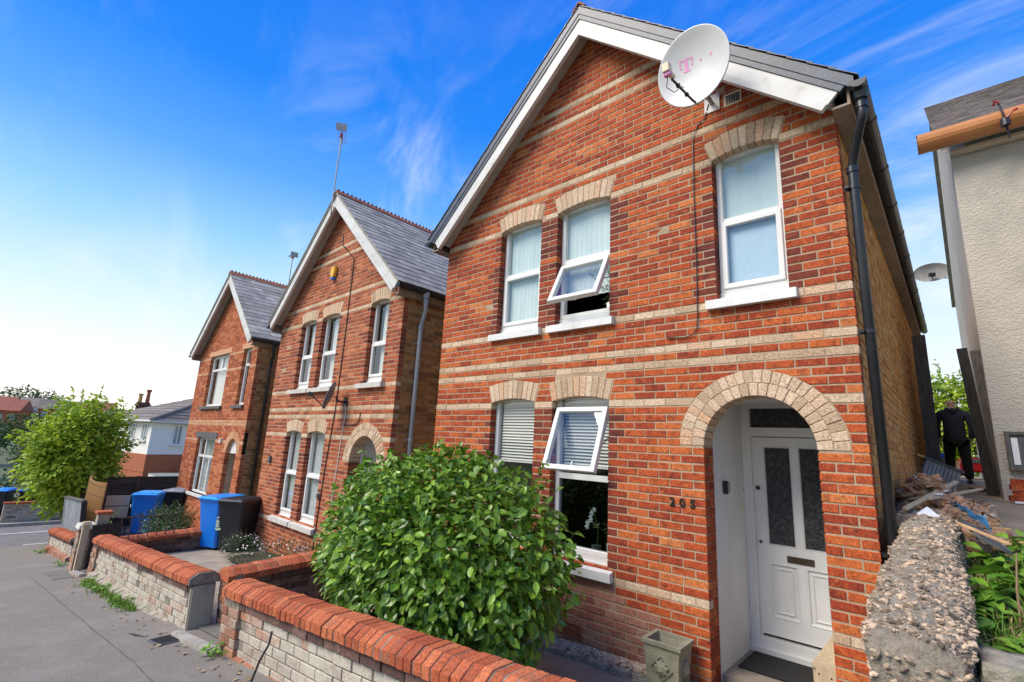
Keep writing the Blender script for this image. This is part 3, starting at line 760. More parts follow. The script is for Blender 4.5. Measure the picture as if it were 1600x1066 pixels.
    MB().box(XL + .008, XL + .22, .22, side_len, zbase, ze - .12).build('wall', M['mortar'], root)
    MB().prism([(XL + .22, side_len, zbase), (-.22, side_len, zbase), (-.22, side_len, ze - .2), (XRIDGE, side_len, za - .3), (XL + .22, side_len, ze - .2)], (0, -.15, 0)).build('wall', M['mortar'], root)
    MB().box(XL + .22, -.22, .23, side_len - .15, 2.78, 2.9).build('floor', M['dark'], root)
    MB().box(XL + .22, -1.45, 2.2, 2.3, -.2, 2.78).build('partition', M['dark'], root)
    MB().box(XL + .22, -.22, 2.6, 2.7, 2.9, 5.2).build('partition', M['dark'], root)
    # windows and their sills
    sm = M['whitepaint'] if not twin else M['sillstone']
    for i, (x0, x1, zb, zs) in enumerate(wins):
        up = zb > 2
        sill(root, x0, x1, zb, sm, ov=(.09, .065) if not twin else (.12, .12 if i in (2,) else .105), out=.062 if not twin else .085)
        tz = (4.16 if up else 1.62)
        if twin: tz = 4.08 if up else 1.66
        if not twin and i == 1:
            fr, zl, zu = window(root, x0, x1, zb, zs, transom=tz, mode='open')
            open_sash(root, x0 + .025, x1 - .045, 4.10, .58, .085, -radians(27)); stay(root, x1 - .05, 4.1, .085, .58, -radians(27))
            drape(fr, x0 + .05, x1 - .05, 3.70, zu, .165, M['net'], 'curtain', .004)
        elif not twin and i == 4:
            fr, zl, zu = window(root, x0, x1, zb, zs, transom=tz, mode='open')
            pane(fr, x0 + .05, x1 - .05, zl - .005, tz - .026, .125, M['glassdim'])
            open_sash(root, x0 + .025, x1 - .045, 2.37, .73, .085, -radians(21)); stay(root, x1 - .05, 2.37, .085, .73, -radians(21))
            slat_blind(fr, x0 + .07, x1 - .07, 1.74, zu - .04, .168, M['blind'])
        elif not twin and i == 3:
            fr, zl, zu = window(root, x0, x1, zb, zs, mode='fixed')
            pane(fr, x0 + .05, x1 - .05, zl - .005, zu + .005, .125, M['glass'])
            slat_blind(fr, x0 + .07, x1 - .07, 1.74, zu - .04, .168, M['blind'])
        elif not twin and i == 2:
            fr, zl, zu = window(root, x0, x1, zb, zs, transom=tz)
            MB().box(x0 + .05, x1 - .05, .16, .165, tz, zu).build('backing', M['net'], fr)
            MB().box(x0 + .05, x1 - .05, .15, .155, zl, tz - .02).build('backing', M['frost'], fr)
        else:
            fr, zl, zu = window(root, x0, x1, zb, zs, transom=tz)
            if twin:
                drape(fr, x0 + .2 if up else x0 + .05, x1 - .05, zl - .04, zu, .19, M['curtain'] if not up else M['blind'], 'curtain', .014, .09)
            else:
                drape(fr, x0 + .05, x1 - .05, zl - .04, zu, .165, M['net'], 'curtain', .004)
    # porch: rendered side walls, vault, floor, door
    x0, x1 = DX0 - .0, DX1
    MB().box(DX0 - .12, DX0, .2225, 1.25, -.2, 2.60).build('porch_wall', M['render'], root)
    MB().box(DX1, DX1 + .12, .2225, 1.25, -.2, 2.60).build('porch_wall', M['render'], root)
    MB().box(DX0 + .001, DX1 - .001, .2235, 1.25, 2.47, 2.60).build('porch_ceiling', M['render'], root)
    door_y = 1.05
    fr = MB()
    fx0, fx1 = DX0 + .002, DX1 - .002
    fr.box(fx0, fx0 + .085, door_y, door_y + .1, .15, 2.468); fr.box(fx1 - .06, fx1, door_y, door_y + .1, .15, 2.468)
    fr.box(fx0 + .085, fx1 - .06, door_y + .002, door_y + .098, 2.14, 2.23); fr.box(fx0 + .085, fx1 - .06, door_y + .002, door_y + .098, 2.43, 2.468)
    fr.box(fx0, fx1, door_y - .05, door_y + .1, .10, .149); fr.box(fx0 + .002, fx1 - .002, door_y - .022, door_y + .1, .1495, .235)
    fr.box(fx0 + .085, fx0 + .10, door_y + .04, door_y + .1, .235, 2.14)
    frm = fr.build('door_frame', M['doorpaint'], root)
    pane(frm, fx0 + .08, fx1 - .055, 2.225, 2.435, door_y + .05, M['doorglass'])
    a, b = fx0 + .098, fx1 - .064; dz0, dz1 = .262, 2.132; y = door_y + .035
    d = MB()
    gl, gm0, gm1, gr = a + .095, (a + b) / 2 - .012, (a + b) / 2 + .052, b - .085
    gz0, gz1 = 1.08, 2.04
    def leaf(x0_, x1_, z0_, z1_): d.box(x0_, x1_, y, y + .045, z0_, z1_)
    leaf(a, gl, dz0, dz1); leaf(gr, b, dz0, dz1); leaf(gl, gr, gz1, dz1); leaf(gm0, gm1, gz0, gz1); leaf(gl, gr, .92, gz0)
    leaf(gl, gr, dz0, .42); leaf(gm0, gm1, .42, .92)
    for p, q in ((gl, gm0), (gm1, gr)):
        d.box(p, q, y + .016, y + .03, .42, .92)
    dr = d.build('door', M['doorpaint'], root)
    for p, q in ((gl, gm0), (gm1, gr)):
        pane(dr, p, q, gz0, gz1, y + .022, M['doorglass'])
        mo = ring_frame(MB(), p, q, .42, .92, .018, y - .004, y + .016)
        ring_frame(mo, p + .045, q - .045, .465, .875, .016, y + .004, y + .016)
        mo.build('panel', M['doorpaint'], dr)
        ring_frame(MB(), p, q, gz0, gz1, .012, y - .004, y + .022).build('bead', M['doorpaint'], dr)
    MB().box((a + b) / 2 - .10, (a + b) / 2 + .13, y - .008, y, .945, 1.005).build('letterbox', M['brass'], dr)
    for zz, rr in ((1.62, .022), (1.10, .014)):
        MB().tube([(a + .03, y, zz), (a + .03, y - .012, zz)], rr, 14).build('lock', M['brass'], dr)
    MB().box(DX0 - .1, DX1 + .1, .25, 1.3, -.1, .095).build('porch_floor', M['concrete'], root)
    gable_roof(root, XRIDGE, za, ze, xe, side_len, twin, M['darkslate'] if not twin else M['slate'])
# ------------------------------------------------------------------ the setting: ground, pavement, road, gardens
def zp(x): return .02 + .103 * (max(x, -17.2) + 4.5)
def sheet(name, xs, ys, fz, m, kind='structure', parent=None, skirt=0):
    v = [(x, y, fz(x, y)) for y in ys for x in xs]; n = len(xs)
    f = [(j * n + i, j * n + i + 1, (j + 1) * n + i + 1, (j + 1) * n + i) for j in range(len(ys) - 1) for i in range(n - 1)]
    mb = MB().add(v, f)
    o = mb.build(name, m, parent, smooth=True)
    if kind: o['kind'] = kind
    return o
def fr(a, b, n): return [a + (b - a) * i / n for i in range(n + 1)]
def hillz(x, y):
    if x > -17: z = zp(x) - .75
    else:
        d = -17 - x
        z = -2.0 - .035 * min(d, 60) + max(0, (d - 90)) * .047 * (1 + .15 * sin(y * .02))
    if x > .3 and y > -1: z = min(z, .6)
    return z
gx = [-420, -330, -260, -210, -170, -140, -110, -90, -70, -50, -40, -30, -24, -20, -17.2, -14, -11, -8, -5, -2, 0, .3, 2, 5, 10, 20, 40, 80, 200, 400]
gy = [-400, -200, -100, -50, -25, -12, -6, -3, -1, 1, 4, 8, 14, 22, 35, 60, 100, 200, 400]
sheet('ground', gx, gy, hillz, M['lawn'], 'structure')
noise_h = lambda x, y, a=.006: a * noise.noise(Vector((x * .9, y * .9, 0)))
sheet('pavement', fr(-18.4, 5.5, 120), fr(-9, -2.45, 26), lambda x, y: (zp(x) if x > -17.2 else zp(-17.2) - .06 * (-17.2 - x)) + noise_h(x, y), M['asphalt'])
sheet('road', fr(-22.6, -18.35, 8), fr(-40, 30, 40), lambda x, y: -1.47 + .002 * sin(x * 3), M['asphalt_dark'])
# pale wheel of grit, patches and seams in the pavement are real thin layers a few millimetres up
def patch(x0, x1, y0, y1, m, nm, h=.005, skew=0.):
    mb = MB(); n = 12; V = []
    for i in range(n + 1):
        x = x0 + (x1 - x0) * i / n
        V += [(x, y0 + skew * i / n, zp(x) + noise_h(x, y0) + h), (x, y1 + skew * i / n, zp(x) + noise_h(x, y1) + h)]
    o = mb.add(V, [(2 * i, 2 * i + 2, 2 * i + 3, 2 * i + 1) for i in range(n)]).build(nm, m); o['kind'] = 'structure'; return o
patch(-12.1, -10.9, -3.05, -2.66, M['asphalt_dark'], 'pavement_patch')
patch(-5.55, -4.62, -2.5, -2.0, M['asphalt_dark'], 'pavement_patch', h=.012)
def seam(pts, w_=.006):
    mb = MB(); V = []
    rg = random.Random(len(pts) * 7 + int(pts[0][0] * 10)); P = []
    for (xa, ya), (xb, yb) in zip(pts[:-1], pts[1:]):
        n = max(3, int(abs(xb - xa) / .12))
        for i in range(n): 
            t = i / n; P.append((xa + (xb - xa) * t + rg.gauss(0, .003), ya + (yb - ya) * t + rg.gauss(0, .003)))
    for x, y in P:
        h = w_ * rg.uniform(.4, 1.2); V += [(x, y - h, zp(x) + noise_h(x, y) + .004), (x, y + h, zp(x) + noise_h(x, y) + .004)]
    o = mb.add(V, [(2 * i, 2 * i + 2, 2 * i + 3, 2 * i + 1) for i in range(len(P) - 1)]).build('pavement_crack', M['tar']); o['kind'] = 'structure'
seam([(-12.0, -3.25), (-9.0, -3.22), (-6.6, -3.2), (-4.9, -3.17), (-3.9, -3.2)])
# drain cover
dc = thing('drain_cover', 'small square iron cover set in the pavement by the gateway kerb', 'drain cover', (-5.33, -2.82, zp(-5.33) + .003), (0, -atan(.103), .1))
MB().box(-.15, .15, -.11, .11, 0, .008).build('frame', M['stone'], dc)
for i in range(5): MB().box(-.13 + i * .054, -.09 + i * .054, -.09, .09, .0085, .013).build('bar', M['iron'], dc)
# thin kerb stones across the two gateways
for i, (x0, x1) in enumerate(((-5.45, -4.45), (-11.55, -10.85))):
    z0, z1 = zp(x0), zp(x1)
    k = MB().hexa([(x0, -2.76, z0 - .1), (x1, -2.72, z1 - .1), (x1, -2.62, z1 - .1), (x0, -2.66, z0 - .1), (x0, -2.76, z0 + .045), (x1, -2.72, z1 + .045), (x1, -2.62, z1 + .045), (x0, -2.66, z0 + .045)]).build('kerb_stone', M['kerb'])
    k['kind'] = 'structure'; bevel(k, .012, 2)
# front gardens and paths
gz1 = lambda x, y: min(.115, .02 + .048 * (x + 2.4)) - .012 * (y < -2)
sheet('garden_path', fr(-5.5, .2, 30), fr(-2.46, .02, 14), lambda x, y: gz1(x, y) + .004 * noise.noise(Vector((x * 2, y * 2, 0))), M['concrete'])
gz2 = lambda x, y: -.42 + .05 * (x + 9)
sheet('garden_path', fr(-11.65, -5.6, 20), fr(-2.44, 6.0, 12), gz2, M['concrete'])
sheet('garden_path', fr(-17.8, -11.75, 20), fr(-2.44, 6.0, 12), lambda x, y: -.84 + .03 * (x + 15), M['concrete'])
bedm = sheet('flower_bed', fr(-9.9, -6.2, 10), fr(-.75, -.02, 4), lambda x, y: gz2(x, y) + .09 - .05 * (y < -.7), M['earth'])
# terrace and alley on the right, held up by the stone wall
tz = lambda x, y: 1.20 + .135 * max(-1.6, min(2.6, y)) + (.018 * (y - 2.6) if y > 2.6 else 0) - .0 * x
sheet('terrace', fr(.36, 6, 20), fr(-1.55, 2.2, 16), lambda x, y: tz(x, y) - .06 + .03 * noise.noise(Vector((x * 3, y * 3, 1))), M['earth'])
sheet('alley', fr(.0, 6, 24), fr(.45, 14.5, 40), lambda x, y: tz(x, y) - (.05 if y > .8 else .12) + .012 * noise.noise(Vector((x * 4, y * 3, 2))), M['concrete_alley'])

h1 = thing('house', 'red brick house with large white dish and house number, nearest of the row', 'house', (0, 0, 0))
terraced_house(h1)
h2 = thing('house', 'second red brick gabled house, with grey slate roof and yellow alarm box', 'house', (-6.171, .036, -.492), (0, 0, -.0177))
terraced_house(h2, twin=True, bk='brick2', side_len=9.3, side_vis=6.)
# ------------------------------------------------------------------ garden walls of brick
def brick_wall(label, loc, length, slope, rotz=0., courses_n=6, low=.5, cap_n=None, pier=True, endface=False, plinth=True, group=None, solo=300, rng_s=1, kindm=('oldbrick', 'sootbrick'), capsolo=120, depth_down=4, footm='footbrick'):
    """wall runs along +x from loc; local z=0 at the underside of the coping; the root is tilted with the hill"""
    root = thing('garden_wall', label, 'garden wall', loc, (0, -atan(slope), rotz), group)
    rg = random.Random(rng_s); hgt = courses_n * .075
    bpy.context.view_layer.update()
    edges = lambda z: (0, length)
    MB().box(.008, length - .008, .018, .21, -hgt - .4, -.002).build('core', M['mortar_old'], root)
    rows = [(k, -.075 * (k + 1) + .005, -.075 * k - .004) for k in range(1, courses_n + depth_down)]
    br = courses(rows, edges, [], rng=rg)
    pw = .34
    def kd(b): return 'brick'
    face = []
    for b in br:
        m = 'brick'
        face.append(b)
    # a darker oversailing course directly under the coping
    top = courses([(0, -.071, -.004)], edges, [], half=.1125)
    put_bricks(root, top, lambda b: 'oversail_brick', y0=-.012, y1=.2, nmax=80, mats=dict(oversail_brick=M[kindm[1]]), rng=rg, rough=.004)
    a = [b for b in face if not (pier and b[1] < pw)]
    put_bricks(root, a, lambda b: 'brick', y0=.010, y1=.1, nmax=solo, mats=dict(brick=M[kindm[0]]), rng=rg, rough=.004)
    if pier:
        pb = courses([(k, -.075 * (k + 1) + .005, -.075 * k - .004) for k in range(1, courses_n + depth_down)], lambda z: (-.012, pw), [])
        put_bricks(root, pb, lambda b: 'pier_brick', y0=-.022, y1=.1, nmax=40, mats=dict(pier_brick=M['pierbrick']), rng=rg, rough=.004)
        MB().box(0, pw - .008, -.012, .21, -hgt - .4, -.004).build('core', M['mortar_old'], root)
    # the back face, plainer
    bb = courses([(k, -.075 * (k + 1) + .005, -.075 * k - .004) for k in range(0, courses_n + 2)], edges, [])
    put_bricks(root, bb, lambda b: 'back_brick', y0=-.225, y1=-.12, nmax=0, mats=dict(back_brick=M[kindm[1]]), tr=lambda q: (length - q[0], -q[1], q[2]), rng=rg, rough=.004)
    eb = courses([(k, -.075 * (k + 1) + .005, -.075 * k - .004) for k in range(0, courses_n + depth_down)], lambda z: (.0, .22), [])
    put_bricks(root, eb, lambda b: 'end_brick', y0=-.002, y1=.1, nmax=0, mats=dict(end_brick=M['pierbrick']), tr=lambda q: (q[1], .222 - q[0], q[2]), rng=rg, rough=.003)
    if endface:
        f = MB().box(length - .03, length + .016, -.005, .225, -hgt - .3, -.01).build('end_render', M['cementend'], root); bevel(f, .012, 2)
    # foot: rough projecting course
    if plinth:
        x = .30; mb = []
        while x < length:
            l = rg.uniform(.20, .24); d = rg.gauss(0, .006)
            z1 = -hgt + .02 + rg.gauss(0, .004)
            MB().hexa([(x, -.075 + d, z1 - .30), (x + l - .012, -.075 + d, z1 - .30), (x + l - .012, .02, z1 - .30), (x, .02, z1 - .30), (x + .006, -.066 + d, z1 - .02), (x + l - .018, -.066 + d, z1 - .02), (x + l - .018, .02, z1 + .012), (x + .006, .02, z1 + .012)]).build('foot_brick', M[footm], root)
            x += l
    # brick-on-edge coping, chamfered both sides, each brick laid by hand
    prof = [(-.040, 0), (-.040, .062), (.045, .114), (.185, .114), (.268, .062), (.268, 0)]
    n = int((length + .03) / .0765); cache = []
    for v in range(4):
        mb = MB(); w_ = .0765 - rg.uniform(.005, .011)
        e_ = .004
        pa = [(0, y, z) for y, z in prof]; pb_ = [(w_, y, z) for y, z in prof]
        cy, cz = .113, .06
        ins = lambda p: (p[0], p[1] + (cy - p[1]) * .03, p[2] + (cz - p[2]) * .06 * (p[2] > 0))
        V = [ins(p) for p in pa] + [(p[0] + e_, p[1], p[2]) for p in pa] + [(p[0] - e_, p[1], p[2]) for p in pb_] + [ins(p) for p in pb_]
        F = [tuple(range(6)), tuple(range(18, 24))[::-1]]
        for a_ in (0, 6, 12):
            for i in range(6): F.append((a_ + i, a_ + 6 + i, a_ + 6 + (i + 1) % 6, a_ + (i + 1) % 6))
        cache.append(mb.add(V, F).mesh('coping_brick'))
    MB().prism([(-.01, y + (.113 - y) * .05, z - .004 if z > 0 else z + .001) for y, z in prof][::-1], (length + .02, 0, 0)).build('bedding', M['mortar_old'], root)
    for i in range(n):
        link('coping_brick', cache[rg.randrange(4)], M['coping'], root, (-.015 + i * .0765, rg.gauss(0, .003), rg.gauss(.002, .0022)), (0, rg.gauss(0, .012), rg.gauss(0, .012)))
    return root
brick_wall('low brick front wall with orange coping below the round camellia bush', (-4.62, -2.60, .455), 3.95, .085, courses_n=6, rng_s=3)
brick_wall('lime streaked front wall before the house with the yellow alarm box', (-10.85, -2.60, -.09), 5.28, .080, courses_n=6, endface=True, rng_s=5, footm='graystone')
brick_wall('dark party wall running back beside the camellia bush', (-5.38, -2.33, .36), 2.25, .055, rotz=pi / 2, courses_n=7, pier=False, plinth=False, rng_s=6, kindm=('sootbrick', 'sootbrick'), solo=120)
brick_wall('mossy dark party wall beside the blue and black wheelie bins', (-11.62, -2.3, -.31), 2.3, .04, rotz=pi / 2, courses_n=5, pier=False, plinth=False, rng_s=7, kindm=('sootbrick', 'sootbrick'), solo=100)
brick_wall('short old front wall under the grey fence panel and tall shrub', (-17.1, -2.52, -.86), 3.45, .093, courses_n=4, rng_s=8, solo=100, pier=False)
# brick gate pier, tall post, dark gate edge, seen end-on between the two lower houses
gp = thing('gate_pier', 'narrow brick gate pier with stone cap left of the dark gate', 'gate pier', (-12.05, -2.58, zp(-12.05) - .02))
put_bricks(gp, courses([(k, .075 * k + .005, .075 * k + .07) for k in range(0, 10)], lambda z: (-.17, .17), []), lambda b: 'brick', y0=-.115, y1=.115, mats=dict(brick=M['pierbrick']), rough=.004)
MB().box(-.162, .162, -.107, .108, 0, .75).build('core', M['mortar_old'], gp)
o = MB().hexa([(-.20, -.15, .752), (.20, -.15, .752), (.20, .15, .752), (-.20, .15, .752), (-.17, -.12, .84), (.17, -.12, .84), (.17, .12, .84), (-.17, .12, .84)]).build('cap', M['sillstone'], gp); bevel(o, .01)
gt = thing('garden_gate', 'dark narrow timber gate standing open beside pale post', 'gate', (-11.45, -2.60, zp(-11.45) + .02), (0, 0, radians(112)))
for i in range(4): MB().box(.02 + i * .13, .14 + i * .13, -.012, .012, .04, .78).build('board', M['tarwood'], gt)
for z in (.16, .62): MB().box(.02, .53, .013, .04, z, z + .08).build('rail', M['tarwood'], gt)
ps = thing('gate_post', 'weathered pale timber gate post with square cap', 'gate post', (-11.55, -2.66, zp(-11.55) - .05))
MB().box(-.05, .05, -.05, .05, 0, .86).build('post', M['paletimber'], ps)
MB().hexa([(-.075, -.075, .862), (.075, -.075, .862), (.075, .075, .862), (-.075, .075, .862), (-.05, -.05, .92), (.05, -.05, .92), (.05, .05, .92), (-.05, .05, .92)]).build('cap', M['paletimber'], ps)
# railing of thin bars by the chair, pierced concrete post at its end
rl = thing('railing', 'rusty low iron railing in front of the garden chair', 'railing', (-11.62, -2.28, -.2))
MB().box(-.011, .011, .1, 1.1, .37, .395).build('rail', M['rust'], rl)
for i in range(7): MB().box(-.008, .008, .14 + i * .15, .156 + i * .15, .0, .37).build('bar', M['rust'], rl)
cp = thing('concrete_post', 'concrete post with drilled holes beside the railing', 'post', (-11.7, -2.42, -.55))
o = MB().box(-.09, .09, -.09, .09, 0, .82).build('post', M['cementend'], cp); bevel(o, .01)
for z in (.58, .46): MB().tube([(.0905, 0, z), (.092, 0, z)], .022, 12).build('hole', M['dark'], cp)
o = MB().box(-.13, .13, -.12, .12, .822, .87).build('cap', M['coping'], cp); bevel(o, .008)

# ------------------------------------------------------------------ third house of the row
def third_house():
    root = thing('house', 'farthest brick house of the row with flat dark lintel and dark sills', 'house', (-12.53, .13, -.95))
    bpy.context.view_layer.update()
    W_ = -4.72; xr = W_ / 2; za, ze, xe = 7.42, 5.22, .16
    slope = (za - ze) / (xe - xr)
    xin = lambda z: max(0., (za - .26 - z) / slope)
    edges = lambda z: (max(W_, xr - xin(z)), min(0., xr + xin(z)))
    wins = [(-3.65, -2.06, 3.55, 5.04), (-.98, -.42, 3.55, 5.04), (-3.56, -2.02, 1.13, 2.66)]
    ops = []; holes = []; e = .006
    for x0, x1, z0, z1 in wins:
        ops.append((z0 - .09, z1, lambda z, a=x0: a, lambda z, a=x1: a, 'win'))
        ops.append((z1, z1 + .15, lambda z, a=x0: a - .14, lambda z, a=x1: a + .14, 'win'))
        holes.append([(x0 - e, z0), (x1 + e, z0), (x1 + e, z1), (x0 - e, z1)])
    dx0, dx1, dzs = -1.10, -.36, 2.31; dc_, r0 = (dx0 + dx1) / 2, (dx1 - dx0) / 2; r1 = r0 + .2
    ops.append((-9, dzs, lambda z: dx0, lambda z: dx1, 'door'))
    dh = lambda z: sqrt(max(0, r1 ** 2 - (z - dzs) ** 2))
    ops.append((dzs, dzs + r1, lambda z: dc_ - dh(z) - .004, lambda z: dc_ + dh(z) + .004, 'arch'))
    arc = [(dx1 + e, dzs)] + [(dc_ + (r0 + .02) * cos(pi * i / 12), dzs + (r0 + .02) * sin(pi * i / 12)) for i in range(1, 12)] + [(dx0 - e, dzs)]
    outer = [(W_ + e, -.2), (dx0 - e, -.2)] + arc[::-1] + [(dx1 + e, -.2), (-e, -.2), (-e, za - .26 - slope * (-e - xr)), (xr, za - .26), (W_ + e, za - .26 - slope * (-e - xr))]
    slab(outer, holes, .008, .22).build('wall', M['mortar'], root)
    rows = [(k, .075 * k + .005, .075 * k + .07) for k in range(0, 96)]
    bands = {34, 40, 41, 60, 66}
    put_bricks(root, courses(rows, edges, ops), lambda b: 'buff_brick' if b[0] in bands else 'brick', mats=dict(brick=M['brick3'], buff_brick=M['orangebuff']), nmax=0, rng=random.Random(12))
    put_bricks(root, courses(rows[:70], lambda z: (.112, 5.), []), lambda b: 'stock_brick', y1=.05, mats=dict(stock_brick=M['stock']), tr=lambda q: (-q[1], q[0], q[2]), nmax=0, rng=random.Random(2), rough=.003)
    voussoirs(root, dc_, dzs, r0, r1, -pi / 2, pi / 2, 17, M['orangebuff'], y1=.2)
    MB().box(-.22, -.008, .22, 8, -.2, ze - .12).build('wall', M['mortar'], root)
    MB().box(W_ + .008, W_ + .22, .22, 8, -.2, ze - .12).build('wall', M['mortar'], root)
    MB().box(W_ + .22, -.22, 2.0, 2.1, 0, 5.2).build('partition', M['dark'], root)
    for i, (x0, x1, z0, z1) in enumerate(wins):
        o = MB().box(x0 - .135, x1 + .135, -.006 if i < 2 else -.02, .12, z1 + .002, z1 + .146).build('lintel', M['stone'] if i == 2 else M['orangebuff'], root)
        if i < 2:
            o = MB().prism([(x0 - .12, -.07, z0 - .09), (x0 - .12, -.07, z0 - .02), (x0 - .12, .12, z0), (x0 - .12, .12, z0 - .09)][::-1], (x1 - x0 + .22, 0, 0)).build('window_sill', M['stone'], root, recalc=True)
        else:
            MB().box(x0 - .05, x1 + .05, -.05, .12, z0 - .07, z0).build('window_sill', M['whitepaint'], root)
        zt = z1; f = ring_frame(MB(), x0, x1, z0, zt, .06, .09, .15)
        tr_ = z0 + (zt - z0) * (.72 if i != 2 else .66)
        f.box(x0 + .06, x1 - .06, .094, .146, tr_ - .03, tr_ + .03)
        xm = (x0 + x1) / 2 if i == 0 else x0 + (x1 - x0) * .36
        if i == 0: f.box(xm - .03, xm + .03, .094, .146, tr_ + .03, zt - .06)
        if i == 2:
            for xq in (x0 + .52, x1 - .52): f.box(xq - .035, xq + .035, .0945, .1455, z0 + .06, tr_ - .03)
            f.box(x0 + .485, x0 + .555, .094, .146, tr_ + .03, zt - .06)
        fo = f.build('window', M['upvc'], root)
        pane(fo, x0 + .055, x1 - .055, z0 + .055, tr_ - .025, .12, M['glass']); pane(fo, x0 + .055, x1 - .055, tr_ + .025, zt - .055, .12, M['glass'])
        if i == 2: drape(fo, x0 + .06, x1 - .06, z0 + .05, zt - .05, .25, M['curtain'], amp=.02, wl=.14)
        else: drape(fo, x0 + .24, x1 - .06, z0 + .05, zt - .05, .2, M['blind'], amp=.01)
    # door set back in the porch, white half round board in the arch
    n = 12; P = [(dc_ + (r0 - .004) * cos(pi * i / n), .10, dzs + .002 + (r0 - .004) * sin(pi * i / n)) for i in range(n + 1)]
    MB().prism(P, (0, .04, 0)).build('arch_panel', M['whitepaint'], root, recalc=True)
    d = ring_frame(MB(), dx0 + .004, dx1 - .004, .95, 2.29, .07, .30, .38).build('door_frame', M['upvc'], root)
    dd = ring_frame(MB(), dx0 + .08, dx1 - .08, .98, 2.20, .10, .31, .36).build('door', M['upvc'], root)
    pane(dd, dx0 + .18, dx1 - .18, 1.1, 2.10, .335, M['glassdim'])
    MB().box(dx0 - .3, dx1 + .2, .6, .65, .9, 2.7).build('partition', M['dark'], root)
    MB().box(dx0 - .1, dx0, .2225, .6, 0, 2.6).build('porch_wall', M['mortar'], root)
    MB().box(dx1, dx1 + .1, .2225, .6, 0, 2.6).build('porch_wall', M['mortar'], root)
    gable_roof(root, xr, za, ze, xe, 8.0, True, M['slate'], solos=0, pipe=M['blackpl'])
    o = MB().box(-1.55, -1.45, -.06, .0, 2.55, 2.66).build('wall_lamp', M['upvc'], root)
    return root
third_house()
# ------------------------------------------------------------------ neighbouring rendered house on the right
def neighbour():
    root = thing('rendered_house', 'grey rough cast house with tan gutter at the right edge', 'house', (.865, 4.7, 1.3))
    # front plate (rough cast), side plate (smooth), roof with the ridge parallel to the street
    MB().box(-.004, 7, 0, .25, -.4, 5.25).build('front_wall', M['roughcast'], root)
    MB().prism([(-.006, .252, -.4), (-.006, 9.2, -.4), (-.006, 9.2, 5.2), (-.006, 4.6, 8.6), (-.006, .252, 5.2)][::-1], (.25, 0, 0)).build('side_wall', M['roughcast'], root, recalc=True)
    MB().box(.2, 7, 8.9, 9.2, -.4, 5.2).build('back_wall', M['smoothrender'], root)
    ze, za, yr = 5.30, 8.95, 4.65; y0 = -.30
    sl = (za - ze) / (yr - y0)
    for s in (1, -1):
        Y = lambda y: y if s > 0 else 2 * yr - y
        P = [(-.08, Y(y0), ze), (-.08, Y(yr), za), (-.08, Y(yr), za - .06), (-.08, Y(y0), ze - .06)]
        MB().prism(P if s < 0 else P[::-1], (7.2, 0, 0)).build('roof', M['slate'], root, recalc=True)
    # plain tiles on the front slope
    mb = MB(); rg = random.Random(4); ln = sqrt((za - ze) ** 2 + (yr - y0) ** 2); d = Vector((0, yr - y0, za - ze)).normalized(); nn = Vector((0, -d.z, d.y))
    r = 0; t = -.03; solo = 0
    while t < ln - .1:
        x = -.14 - (.09 if r % 2 else 0)
        while x < 6.8:
            a, b = max(x, -.14), x + .172
            o = Vector((0, y0, ze)); q = []
            h0 = .018 + rg.gauss(0, .002)
            for tt, h in ((t, h0), (t + .16, .006)):
                for off in (0, .012): q.append(o + d * tt + nn * (h + off))
            V = [(a, q[0].y, q[0].z), (b, q[0].y, q[0].z), (b, q[2].y, q[2].z), (a, q[2].y, q[2].z), (a, q[1].y, q[1].z), (b, q[1].y, q[1].z), (b, q[3].y, q[3].z), (a, q[3].y, q[3].z)]
            if x < 1.3 and solo < 300 and r < 40:
                MB().hexa(V).build('tile', M['tilegrey'], root); solo += 1
            else: mb.hexa(V)
            x += .178
        t += .118; r += 1
    mb.build('tiling', M['tilegrey'], root, kind='stuff')
    MB().prism([(-.09, y0, ze - .01), (-.09, yr, za - .01), (-.09, yr, za - .13), (-.09, y0, ze - .13)][::-1], (.028, 0, 0)).build('barge_board', M['smoothrender'], root, recalc=True)
    # deep tan gutter along the eaves
    gy, gz = -.30, 5.42; R_ = .17
    arc = [(gy + R_ * cos(pi + pi * i / 10), gz + R_ * sin(pi + pi * i / 10)) for i in range(11)]
    prof = [(gy - R_, gz + .05)] + arc + [(gy + R_, gz + .05), (gy + R_ - .02, gz + .05)] + [(gy + (R_ - .02) * cos(2 * pi - pi * i / 10), gz + (R_ - .02) * sin(2 * pi - pi * i / 10)) for i in range(11)] + [(gy - R_ + .02, gz + .05)]
    g = MB().prism([(-.36, y, z) for y, z in prof], (7.3, 0, 0)).build('gutter', M['tanpl'], root, recalc=True)
    MB().prism([(-.362, y, z) for y, z in [(gy - R_, gz + .05)] + arc + [(gy + R_, gz + .05)]], (.012, 0, 0)).build('stop_end', M['tanpl'], g, recalc=True)
    MB().box(.0, 7, gy + R_ + .002, -.012, ze - .10, ze - .04).build('soffit', M['smoothrender'], root)
    # meter box on the front
    mb = ring_frame(MB(), .085, .60, .62, 1.12, .045, -.075, -.002).build('meter_box', M['weatherwood'], root)
    MB().box(.13, .555, -.05, -.003, .665, 1.075).build('door', M['stone'], mb); MB().box(.14, .20, -.056, -.0505, .70, 1.04).build('label_plate', M['white'], mb)
    return root
nb = neighbour()
ck = thing('clamp', 'dark clamp with red strap hung on the tan gutter', 'clamp', (1.40, 4.23, 6.76))
MB().tube([(0, -.0, .12), (.02, -.02, -.05), (.05, .02, -.42)], .012, 8).build('rod', M['iron'], ck)
MB().lathe([(.0, -.05), (.05, -.05), (.05, .05), (0, .05)], 12, (.03, -.03, -.20)).build('knob', M['blackpl'], ck)
